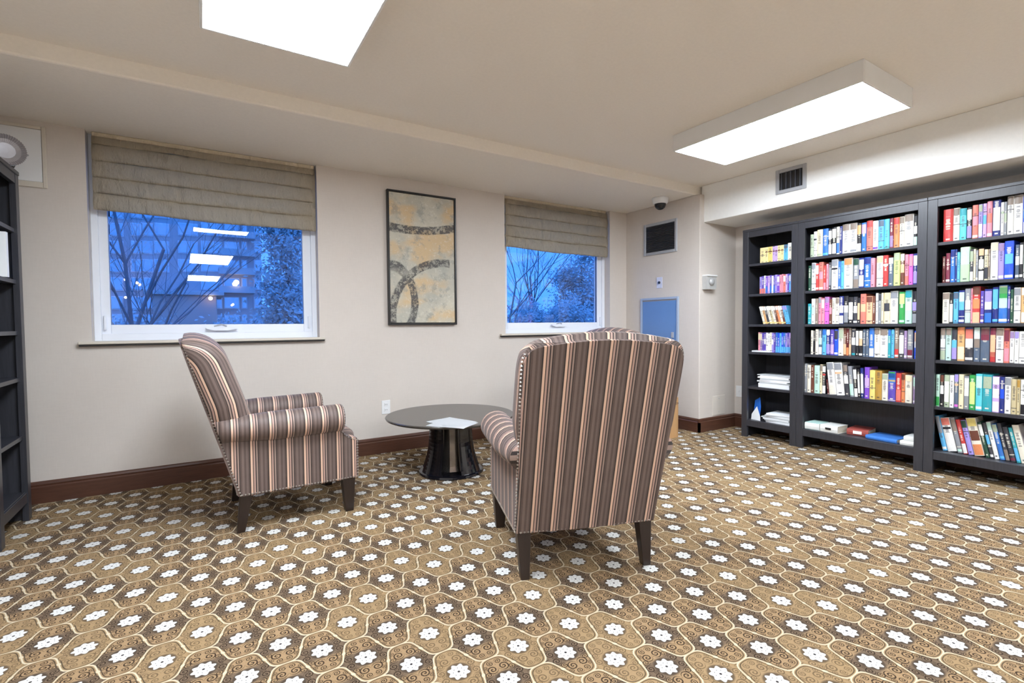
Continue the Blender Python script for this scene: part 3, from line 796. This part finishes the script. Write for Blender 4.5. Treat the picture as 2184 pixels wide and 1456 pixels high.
ROWS['M', 2] = (1710, 8.4, .03, '100 teal 17;163 white 21 M:mint;232 taupe 21;290 pink 22 T:grey;342 pink 21 U:white;400 magenta 22 T:mauve;482 brown 20 M:pink;532 ivory 21;597 ivory 21 T:taupe;662 navy 22 M:white D:white;742 black 22 M:white B:grey;828 black 21 C:white;912 charcoal 21 M:white L:white;992 black 20 C:peach;1040 salmon 23 M:peach;1143 peach 21 T:brown;1262 brown 21;1312 - 0;1318 white 23;1364 grey 22 T:charcoal;1418 cream 23;1460 cream 23 M:charcoal T:gold;1573 white 24 T:grey;1712 - 0;1732 green 23 U:lime L:mint;1838 mint 24 T:teal M:white;1966 black 23 M:lavender D:grey;2062 cream 24;2114 - 0')
ROWS['M', 3] = (1710, 8.4, .025, '160 ivory 20;206 black 20;240 ivory 21;300 slate 21 M:mint D:white;365 sky 21 T:blue;438 navy 21 T:white B:lavender;508 violet 21 B:lilac;580 brightblue 21 U:charcoal L:white;652 ivory 22 U:sage;748 brown 22 B:peach;802 darkred 22 D:orange;848 taupe 22 B:peach;890 charcoal 22 M:white L:teal;965 black 21 U:ivory M:white;1022 black 21 U:ivory M:peach L:white;1092 slate 21;1148 slate 21 M:grey;1205 blue 22 D:white;1298 ivory 22 T:taupe;1398 white 21 T:taupe;1545 teal 21 T:blue;1602 sky 21;1660 taupe 22 D:red L:white;1742 charcoal 21 C:white;1838 mauve 20 L:white;1892 grey 21 D:maroon L:white;1995 - 0;2018 brightblue 20 U:peach M:white;2100 - 0')
ROWS['M', 4] = (1710, 8.4, .02, '45 grey 24;103 ivory 23;170 brown 23;230 mint 23;328 cream 24 T:taupe;375 black 23 T:white S:red D:white;440 - 0;478 darkred 12 @6;505 white 26 T:grey D:ivory @6;640 white 26 T:grey S:peach @6;790 charcoal 25 T:taupe M:white @5;880 grey 24 B:mint @5;960 black 23 U:white D:white @4;1030 black 22 C:white @3;1075 navy 23 C:white @2;1133 purple 24 M:lilac;1226 yellow 22;1330 ochre 22;1448 ivory 20 T:sage;1560 violet 22 T:green U:blue S:gold;1700 red 21 B:salmon;1800 orange 21 T:brown;1866 ivory 20 T:cream;1995 - 0;2012 mauve 20 U:mint L:white;2075 - 0')
ROWS['R', 0] = (1990, 11.26, .03, '190 red 22;425 ivory 22 T:taupe;582 cyan 21 T:teal;748 black 21 U:ivory B:lavender;878 salmon 22 M:pink L:white;1025 lavender 22 T:sage B:white;1130 lilac 22 M:sky;1226 pink 23 M:salmon L:white;1362 navy 23 C:ivory;1560 white 21 S:sage;1640 grey 21 M:sage;1708 white 24 T:taupe;1864 white 24 T:taupe;2088 brightblue 23 M:sky D:white')
ROWS['R', 1] = (1990, 11.26, .03, '185 darkred 18;270 maroon 20 L:white;378 blue 22 T:navy;500 navy 22;545 sky 20;612 palegreen 23 H:mint;850 charcoal 21 U:sage D:white;935 cream 21;990 grey 20 L:white;1048 black 21 T:peach M:white D:white;1188 cream 20 B:charcoal;1290 taupe 20;1332 white 24 T:cream;1524 lavender 23 T:mauve L:white;1666 brightblue 24 M:sky L:white;1895 - 0;1926 slate 21 M:white L:white;2034 black 22 U:white M:white L:white;2122 white 24 S:black')
ROWS['R', 2] = (1990, 11.26, .03, '208 ivory 21 T:taupe;378 black 20 M:white B:white;468 sky 21 T:slate;598 navy 22 U:mint M:sky L:white;745 grey 23 M:white D:mint;895 pink 23;922 red 24 T:brown M:orange D:peach;1118 violet 21 L:white;1212 navy 22 U:lavender M:white D:blue;1405 navy 23 U:sky M:sky L:sky;1552 blue 24 T:sage U:green M:mint L:white;1780 navy 23 M:lavender;1840 darkgreen 21;1918 white 22 T:grey;2092 tan 22 T:ivory D:ivory')
ROWS['R', 3] = (1990, 11.26, .025, '175 grey 22 T:taupe M:white D:sage;306 mint 22 T:taupe;448 charcoal 21 M:sky B:lavender;585 tan 23 T:orange B:cream;768 charcoal 23 T:navy U:salmon M:white L:white;978 slate 23 T:mint U:white M:taupe;1140 slate 23 T:taupe U:maroon;1372 maroon 22 C:peach D:red;1515 white 22 T:taupe;1708 salmon 22 U:maroon B:pink;1846 white 20 T:mauve;1962 white 20 T:lavender;2074 white 20')
ROWS['R', 4] = (1990, 11.26, .02, '88 mint 22 D:green;192 black 22 T:brown M:white;292 sage 22 C:white;422 white 22;538 slate 23 T:lavender S:peach L:magenta;642 cream 23;772 grey 22 U:white M:white;900 green 23 C:lime;1052 cyan 24 U:mint L:white;1220 teal 24 U:sage;1456 lilac 23 T:white M:white D:white;1636 navy 23 M:brightblue;1756 white 23 T:grey;1916 beige 22;2056 beige 22 T:ochre;2136 white 22 D:black')
ROWS['R', 5] = (1990, 10.4, .06, '268 sky 24 H:grey L:white @12;385 white 23 T:salmon S:black L:white @12;610 grey 24 U:taupe L:mint @12;735 red 23 D:white @12;850 lavender 23 T:darkgreen @12;985 ivory 25 T:yellow M:brown D:orange @12;1235 darkgreen 23 U:white @12;1345 charcoal 23 M:sky L:white @12;1440 white 24 T:mint @12;1560 blue 23 T:sage L:sky @12;1690 charcoal 24 D:taupe @12;1800 charcoal 22 L:maroon @12;1935 teal 22 B:sky @12;2040 ivory 24 @12')
XPLANE = XB + .014
CASE = dict(M='middle', R='end', N='narrow', L='lone')
GRP = dict(M='books in the middle wide bookcase', R='books in the end wide bookcase', N='books in the narrow bookcase')
PAL = 'white ivory cream black navy blue sky teal green red salmon brown grey slate maroon purple tan white ivory charcoal'.split()
def feature(ls):
    if not ls: return ''
    nm = {'T': 'top', 'U': 'upper', 'M': 'middle', 'B': 'lower', 'L': 'bottom', 'H': 'upper', 'C': 'long', 'S': 'thin', 'D': 'lower'}
    k, c = ls[0].split(':'); return f' with {NAMES.get(c, c)} {nm[k]} patch'
def finish(o, th, kind, col, ls, n, key, sh, lean):
    size = 'thick ' if th > .038 else ('slim ' if th < .017 else '')
    le = 'leaning ' if lean else ''
    lab = f"{le}{size}{NAMES.get(col, col)} {kind}{feature(ls)}, {ORD[n]} from pillar end, {SHN[sh]} shelf, {CASE[key]} bookcase"
    if len(lab.split()) > 16: lab = f"{NAMES.get(col, col)} {kind}, {ORD[n]} from pillar end, {SHN[sh]} shelf, {CASE[key]} bookcase"
    tag(o, lab, 'book' if kind != 'disc case' else 'disc case', GRP[key] + f', {SHN[sh]} shelf')
for (key, sh), (x0, sc, back, txt) in ROWS.items():
    xs = XPLANE + back; items = [t.split() for t in txt.split(';')]; zc = SHZ[sh]; n = 0
    ylim = (YM if key == 'M' else YE) + .034; yhi = (YN0 if key == 'M' else YM) - .034
    ends = [px(x0 + float(i[0]) / sc, 700, 0, xs)[1] for i in items]
    for k, it in enumerate(items):
        if it[1] == '-': continue
        y1 = min(ends[k], yhi)
        y0 = ends[k+1] if k + 1 < len(items) else y1 - .036
        th = max(.008, (y1 - y0) - .0012); ls = [t for t in it[3:] if ':' in t]; lean = [float(t[1:]) for t in it[3:] if t[0] == '@']
        lean = math.radians(lean[0]) if lean else 0
        if lean: th *= math.cos(lean) * .97
        h = float(it[2]) / 100 * 1.03; clear = (SHZ[sh - 1] - .022 if sh else 1.905) - zc - .004
        h = min(h, clear)
        o = book(xs, y1, zc + .0006, th, min(.15, BD - back - .04), h, it[1], labs(ls), lean, th < .018)
        finish(o, th, 'book', it[1], ls, n, key, sh, lean); n += 1
        last = y1 - th / max(.5, math.cos(lean))
    if key == 'R':   # carry the row on past the edge of the picture
        rnd = random.Random(40 + sh)
        while last > ylim + .09:
            th = rnd.uniform(.026, .048); col = rnd.choice(PAL); h = rnd.uniform(.20, .235)
            ls = rnd.choice([[], ['T:ivory'], ['M:white'], ['D:white'], ['U:cream']])
            o = book(xs, last - .001 - (.02 if sh == 5 and lean else 0), zc + .0006, th, .15, min(h, clear), col, labs(ls), 0, False); finish(o, th, 'book', col, ls, n, key, sh, 0); n += 1
            last -= th + .0015 + (.02 if sh == 5 and lean else 0); lean = 0

# narrow bookcase rows
def nrow(sh, x0, sc, items, back, dep, kind):
    xs = XPLANE + back; ys = [px(x0 + i[0] / sc, 650, 0, xs)[1] for i in items]; n = 0
    for k, it in enumerate(items[:-1]):
        th = ys[k] - ys[k+1] - .0008; lean = math.radians(it[4]) if len(it) > 4 else 0
        if lean: th *= math.cos(lean) * .985
        if ys[k] - th < YN0 + .031: continue
        o = book(xs, ys[k], SHZ[sh] + .0006, th, dep, it[2] / 100, it[1], labs(it[3]), lean, True, 'paperback' if kind == 'paperback' else 'disc_case')
        finish(o, th, kind, it[1], it[3], n, 'N', sh, lean); n += 1
nrow(0, 1585, 10.4, [(365, 'gold', 14.5, ()), (475, 'gold', 14.5, ('S:brown',)), (540, 'yellow', 14.5, ('S:brown',)), (640, 'lilac', 14.5, ('S:brown',)), (695, 'lilac', 14.5, ('S:maroon',)), (750, 'gold', 14.5, ('S:brown',)), (820, 'gold', 14.5, ('S:brown',)), (888, 'sky', 14.3, ('T:slate',)), (978, 'ivory', 15.5, ('T:white',)), (1078, '', 0)], .05, .11, 'paperback')
c_ = ['lavender', 'violet', 'white', 'purple', 'lilac', 'violet', 'white', 'violet', 'lavender', 'purple', 'pink', 'pink', 'salmon', 'lilac', 'violet', 'sky', 'lavender']
e_ = [360, 405, 455, 490, 540, 585, 625, 665, 700, 745, 800, 850, 885, 935, 975, 1015, 1045, 1078]
nrow(1, 1585, 10.4, [(e_[i], c_[i], 16 + .4 * (i % 3), (('D:salmon',) if i < 3 else ('B:blue',) if i < 9 and i % 2 else ('U:white',) if i % 3 == 0 else ())) for i in range(17)] + [(1078, '', 0)], .05, .12, 'paperback')
c_ = ['ivory', 'tan', 'charcoal', 'ivory', 'beige', 'ivory', 'brown', 'orange', 'ivory', 'brown', 'sky', 'sky']
nrow(2, 1585, 10.4, [(450 + i * 51, c_[i], 17, ('L:yellow', 'T:white') if i < 10 else ('T:lavender',), 15) for i in range(12)] + [(1064, '', 0)], .05, .11, 'paperback')
c_ = ['pink', 'mauve', 'violet', 'violet', 'white', 'white', 'ivory', 'lavender', 'violet', 'blue', 'brightblue', 'sky', 'brightblue', 'blue', 'lavender', 'violet', 'lilac']
nrow(3, 1585, 10.4, [(340 + i * 43, c_[i], 18.5 - .3 * (i % 3), (('D:sky',) if i > 8 else ('U:cream',) if i in (0, 1) else ('M:white',) if i in (3, 7) else ()), ) for i in range(17)] + [(1073, '', 0)], .05, .13, 'disc case')

# flat things on the shelves
def slab(name, cx, cy, z, sx, sy, h, rz, mat, label, cat, group=None, bev=.001, curve=0, tilt=0):
    bm = BM(); nx = 6; hx, hy = sx / 2, sy / 2
    T, B = [], []
    for i in range(nx + 1):
        u = i / nx * 2 - 1; dz = curve * (u * u)
        T.append([bm.verts.new((v * hx, u * hy, h + dz)) for v in (-1, 1)]); B.append([bm.verts.new((v * hx, u * hy, dz)) for v in (-1, 1)])
    for i in range(nx):
        bm.faces.new((T[i][0], T[i][1], T[i+1][1], T[i+1][0])); bm.faces.new((B[i][0], B[i+1][0], B[i+1][1], B[i][1]))
        for s in (0, 1): bm.faces.new((T[i][s], T[i+1][s], B[i+1][s], B[i][s]))
    bm.faces.new((T[0][0], B[0][0], B[0][1], T[0][1])); bm.faces.new((T[nx][0], T[nx][1], B[nx][1], B[nx][0]))
    bmesh.ops.recalc_face_normals(bm, faces=bm.faces[:])
    o = obj(name, bm, mat); o.location = (cx, cy, z); o.rotation_euler = (tilt, 0, rz); tag(o, label, cat, group); return o
rnd = random.Random(11); z = SHZ[4]
for i in range(9):
    h = .022 if i == 0 else rnd.uniform(.008, .014)
    slab('magazine', XPLANE + .14, 2.56 + rnd.uniform(-.018, .018), z + .0006, .21, .29 + (.04 if i == 8 else 0), h, rnd.uniform(-.06, .06), PAPER if i % 3 != 2 else PAPER2,
         f'white magazine, {ORD[i]} up in the pile on fifth shelf of narrow bookcase', 'magazine', 'magazines piled on the fifth shelf'); z += h + .0008
slab('disc_case', XPLANE + .075, 2.68, SHZ[3] + .0006, .10, .17, .012, .05, WHITEP, 'white case lying flat before the upright disc cases', 'disc case')
z = SHZ[5]
for i in range(7):
    h = .016 if i == 0 else rnd.uniform(.006, .013)
    slab('brochure', XPLANE + .13, 2.50 + (.03 if i in (2, 3) else 0), z + .0006, .21, .24 + .03 * (i % 2), h, rnd.uniform(-.10, .10), PAPER if i % 2 == 0 else PAPER2,
         f'white brochure, {ORD[i]} up in the loose pile on bottom shelf of narrow bookcase', 'brochure', 'brochures on the bottom shelf'); z += h + .001
bm = BM(); prism(bm, [(0, 0), (.085, 0), (.085, .13), (.06, .215), (0, .18)], 0, .003, lambda a, h, d: Vector((d, -a, h)))
o = obj('folder', bm, simple('folder_blue', lin('2E6FD0'), .4)); o.location = (XPLANE + .07, 2.775, SHZ[5] + .001); o.rotation_euler = (0, .12, -.35); tag(o, 'blue paper folder standing up at the end of the bottom shelf, narrow bookcase', 'folder')
bm = BM(); prism(bm, [(0, 0), (.105, 0), (.10, .04), (.055, .13), (0, .05)], 0, .002, lambda a, h, d: Vector((d, -a, h)))
o = obj('leaflet', bm, PAPER); o.location = (XPLANE + .045, 2.778, SHZ[5] + .001); o.rotation_euler = (0, .10, -.2); tag(o, 'white pointed leaflet standing before the blue folder', 'leaflet')
# lying books on the bottom shelf of the middle bookcase
def lying(name, cx, cy, z, sx, sy, h, rz, cover, label, cat='book', spine=None):
    r = empty(name, (cx, cy, z)); r.rotation_euler = (0, 0, rz); tag(r, label, cat, 'books lying on the bottom shelf')
    obj('back_cover', box(BM(), (-sx/2, -sy/2, 0), (sx/2, sy/2, .003), .001), cover, r)
    obj('front_cover', box(BM(), (-sx/2, -sy/2, h - .003), (sx/2, sy/2, h), .001), cover, r)
    bm = BM(); prism(bm, [(0, 0), (0, h), (-.006, h * .9), (-.009, h * .5), (-.006, h * .1)], -sy/2, sy/2, lambda a, q, d: Vector((-sx/2 + a + .003, d, q)))
    obj('spine', bm, spine or cover, r)
    obj('pages', box(BM(), (-sx/2 + .004, -sy/2 + .004, .003), (sx/2 - .004, sy/2 - .004, h - .003)), PAGES, r); return r
CW = simple('cover_white', (.80, .80, .76), .4); CT = simple('cover_pale_teal', (.50, .72, .66), .4); CR = simple('cover_brick_red', (.36, .07, .055), .45); CB = simple('cover_bright_blue', (.06, .22, .66), .35)
zb = SHZ[5] + .0006
lying('book', XPLANE + .10, 2.205, zb, .16, .120, .060, 0, CT, 'thick pale book lying with teal cover on bottom shelf', 'book', CW)
r = lying('book', XPLANE + .095, 2.065, zb, .16, .140, .062, -.05, CW, 'thick white book lying beside the teal-covered one')
obj('title_print', box(BM(), (-.0895, -.02, .025), (-.0865, .025, .042)), BLACKP, r)
r = lying('book', XPLANE + .185, 1.897, zb, .20, .150, .050, .12, CR, 'brick red book lying with a white spine label')
obj('spine_label', box(BM(), (-.1075, -.03, .014), (-.1045, .03, .038)), PAPER, r)
lying('book', XPLANE + .13, 1.692, zb, .20, .215, .030, -.08, CB, 'bright blue flat book lying on bottom shelf')
lying('book', XPLANE + .10, 1.528, zb, .17, .085, .034, 0, CW, 'slim white book lowest of two at the bottom shelf end')
lying('book', XPLANE + .11, 1.522, zb + .0346, .15, .065, .034, 0, CW, 'slim white book uppermost of two at the bottom shelf end')
# lone bookcase contents
o = slab('binder', -.852 - .10, 3.62, SHZ[1] + .001, .20, .03, .235, 0, PAPER, 'white binder standing on the second shelf of the lone bookcase', 'binder')
# fluted dish on the lone bookcase
r = empty('fluted_dish', (-.872, 3.745, 1.9705)); r.scale = (.85, .85, .85); tag(r, 'round grey fluted dish standing upright on the lone bookcase', 'dish'); r.rotation_euler = (0, 0, .35)
bm = BM(); rings = []
for rad, yy in ((.015, .020), (.05, .018), (.075, .010), (.098, -.008), (.096, -.011), (.073, .006), (.048, .013), (.014, .015)):
    ring = []
    for i in range(96):
        a = 2 * math.pi * i / 96; rr_ = rad * (1 + (.022 if i % 2 else -.022) * (rad / .1)); ring.append(bm.verts.new((rr_ * math.cos(a), yy, .1005 + rr_ * math.sin(a))))
    rings.append(ring)
for j in range(len(rings) - 1):
    for i in range(96): bm.faces.new((rings[j][i], rings[j][(i+1) % 96], rings[j+1][(i+1) % 96], rings[j+1][i]))
bm.faces.new(rings[0]); bm.faces.new(rings[-1]); bmesh.ops.recalc_face_normals(bm, faces=bm.faces[:])
obj('dish_body', bm, DISH, r)
obj('dish_stand', box(BM(), (-.04, -.012, 0), (.04, .035, .012), .003), DARKLEG, r)

# ------------------------------------------------------------------ outside
BARK = simple('bark', (.20, .21, .24), .9, 0, .3, 3)
LEAF = simple('conifer_foliage', (.55, .60, .62), .8, 0, .35, 1.5)
LEAF2 = simple('shrub_foliage', (.58, .60, .62), .8, 0, .35, 1.5)
BRICKW = simple('block_wall', (.52, .50, .54), .8, 0, .1, .4)
STONE = simple('porch_stone', (.55, .45, .45), .8, 0, .12, .5)
BALC = simple('balcony_concrete', (.55, .58, .62), .8, 0, .08, 1)
def winmat():
    m, nt, b = newmat('far_window_glass'); nt.links.new(mix(nt, noise(nt, coords(nt), .6), (.45, .5, .55), (.6, .65, .7)), b.inputs['Base Color']); b.inputs['Roughness'].default_value = .08; b.inputs['Metallic'].default_value = .85; return m
FARW = winmat()
GRASS = simple('dusk_lawn', (.10, .13, .10), .95, 0, .3, .4)
struct(obj('ground_outside', box(BM(), (-120, YW + .6, -3.2), (160, 150, -3.0)), GRASS), 'dark lawn outside the windows', 'lawn')
YBD = 78.0
P0 = px(196, 690, 1, YBD); P1 = px(560, 690, 1, YBD)   # facade ends seen from the room
r = empty('apartment_building', (P0.x, YBD, -3)); tag(r, 'multi-storey apartment block beyond the trees at dusk', 'building')
WB = P1.x - P0.x
part('wall', (-6, 0, 0), (WB, 12, 26), BRICKW, r, 0)
def rel(u, v): p = px(u, v, 1, YBD); return p.x - P0.x, p.z + 3
for v in (452, 490, 528, 567, 606, 646, 684):
    for u, wd in ((216, 1.9), (245, 1.7), (292, 1.25), (314, 1.25), (345, 1.6), (401, 2.2), (452, 2.5), (494, 1.9), (521, .7), (550, 1.0)):
        if v > 600 and u in (345, 401, 518): continue
        x, z = rel(u, v)
        f = obj('window', box(BM(), (x - wd/2, -.12, z - .8), (x + wd/2, .05, z + .85)), VINYL, r)
        obj('pane', box(BM(), (x - wd/2 + .12, -.18, z - .68), (x + wd/2 - .12, -.10, z + .73)), FARW, f)
    x, z = rel(500, v)
    if v < 640:
        bc = obj('balcony', box(BM(), (x - 1.9, -1.5, z - 1.25), (x + 2.4, 0, z - 1.05)), BALC, r)
        obj('balcony_rail', box(BM(), (x - 1.9, -1.5, z - 1.05), (x + 2.4, -1.42, z - .35)), BALC, bc)
x, z = rel(400, 640)
po = obj('porch', box(BM(), (x - 3.4, -5, 0), (x + 3.2, 0, z + .4), .1), STONE, r)
obj('porch_roof', box(BM(), (x - 4.2, -5.6, z + .4), (x + 4.0, .0, z + .9), .05), BALC, po)
for k, (u, v, sz) in enumerate(((268, 557, .17), (268, 596, .17), (292, 603, .16), (268, 634, .14), (449, 636, .22), (504, 602, .32), (497, 649, .13))):
    p = px(u, v, 1, YBD - 5.8 if k == 4 else YBD - 1.7)
    l = empty('outdoor_lamp', p); tag(l, ['glowing lamp, topmost of three stacked on the apartment block', 'glowing lamp, middle of three stacked on the apartment block', 'glowing lamp just beside the three stacked ones', 'glowing lamp, lowest of three stacked on the apartment block',
        'warm lamp at the corner of the building porch', 'largest bright lamp under the apartment balconies', 'smallest lamp low below the apartment balconies'][k], 'lamp', 'lamps on the apartment block')
    obj('lamp_globe', lathe(BM(), [(sz * .4, -sz), (sz, -sz * .4), (sz, sz * .4), (sz * .4, sz)], (0, 0, 0), 10), WARM, l)
    obj('lamp_bracket', box(BM(), (-.05, 0, -.05), (.05, 1.75, .05)), BLACKP, l)

def bare_tree(loc, height, seed, label, lean=(0, 0), depth=6, r0=.085):
    rnd = random.Random(seed); T = BM(); Bq = BM()
    def grow(bm, p, d, L, rad, lev):
        pts = [p]; rs = [rad]; q = p.copy(); dd = d.copy(); n = 4
        for i in range(n):
            dd = (dd + Vector((rnd.uniform(-.16, .16), rnd.uniform(-.16, .16), rnd.uniform(-.02, .10)))).normalized(); q = q + dd * (L / n); pts.append(q.copy()); rs.append(rad * (1 - .45 * (i + 1) / n))
        tube(bm, pts, rs, 5 if lev < 2 else 3)
        if lev >= depth: return
        for k in range(3 if lev else 6):
            i = rnd.randint(1, n) if lev else min(n, 1 + k // 2 + rnd.randint(0, 1)); a = rnd.uniform(0, 6.28)
            side = Vector((math.cos(a), math.sin(a), rnd.uniform(.2, .7))).normalized()
            nd = (dd * .75 + side * rnd.uniform(.6, 1.0)).normalized()
            grow(Bq, pts[i], nd, L * rnd.uniform(.55, .75), rs[i] * .62, lev + 1)
    r = empty('bare_tree', loc); tag(r, label, 'tree', 'trees outside the windows')
    grow(T, Vector((0, 0, 0)), Vector((lean[0], lean[1], 1)).normalized(), height, r0, 0)
    obj('trunk', T, BARK, r); obj('branches', Bq, BARK, r)
def leafy(loc, rx, rz, seed, label, n=7000, mat=LEAF, size=.075, cat='tree', name='evergreen_tree', cone=.5):
    rnd = random.Random(seed); vs, fs = [], []
    n *= 2; cl = [(rnd.uniform(0, 6.28), rnd.random() ** .6, rnd.random()) for _ in range(70)]
    for i in range(n):
        a, q, t = cl[rnd.randrange(70)]
        wid = rx * (1 - cone * t)
        c = Vector((math.cos(a) * wid * q, math.sin(a) * wid * q, .3 + rz * t)) + Vector((rnd.gauss(0, .28), rnd.gauss(0, .28), rnd.gauss(0, .30)))
        u = Vector((rnd.uniform(-1, 1), rnd.uniform(-1, 1), rnd.uniform(-1, 1))).normalized(); v = u.orthogonal().normalized(); s = size * rnd.uniform(.6, 1.4); k = len(vs)
        vs += [tuple(c + u * s), tuple(c + v * s * .55), tuple(c - u * s), tuple(c - v * s * .55)]; fs.append((k, k+1, k+2, k+3))
    r = empty(name, loc); tag(r, label, cat, 'trees outside the windows')
    bm = BM(); tube(bm, [Vector((0, 0, 0)), Vector((.1, 0, rz * .5)), Vector((0, 0, rz * .95))], [.16, .10, .03], 6); obj('trunk', bm, BARK, r)
    me = bpy.data.meshes.new('foliage'); me.from_pydata(vs, [], fs); me.materials.append(mat)
    o = bpy.data.objects.new('foliage', me); COL.objects.link(o); o.parent = r; o['kind'] = 'stuff'
def gp(u, Y): p = px(u, 690, 1, Y); return (p.x, Y, -3)
bare_tree(gp(328, 22), 8.5, 4, 'bare tree with upright trunk before the apartment block', (0, 0))
bare_tree(gp(222, 17), 6.5, 9, 'bare tree with slanting boughs at the window edge', (.10, .05), 6, .07)
bare_tree(gp(1078, 17), 6.0, 14, 'bare tree with fanned branches seen through the blind-half window by the pillar', (.14, .1), 6, .07)
bare_tree(gp(1150, 24), 7.0, 17, 'bare tree among the dense shrubs beyond the pillar-side window', (0, 0))
leafy(gp(612, 19), 1.3, 8.6, 21, 'dense evergreen tree beside the apartment block', 9000)
leafy(gp(1240, 20), 2.2, 7.6, 23, 'dense evergreen tree beyond the pillar-side window', 12000)
leafy(gp(1300, 24), 2.5, 9, 26, 'taller evergreen tree behind the dense one', 8000)
leafy(gp(1110, 21), 2.6, 4.6, 24, 'low leafy thicket under the bare tree', 9000, LEAF2, .085, 'shrub', 'thicket', .15)
leafy(gp(1190, 19), 2.6, 4.4, 27, 'low leafy thicket in front of the dense evergreen', 9000, LEAF2, .085, 'shrub', 'thicket', .15)
leafy(gp(520, 23), 2.6, 3.9, 25, 'low leafy thicket at the foot of the apartment block', 5000, LEAF2, .085, 'shrub', 'thicket', .2)
leafy(gp(270, 24), 2.6, 3.9, 28, 'low leafy thicket between the bare trees', 4000, LEAF2, .085, 'shrub', 'thicket', .2)
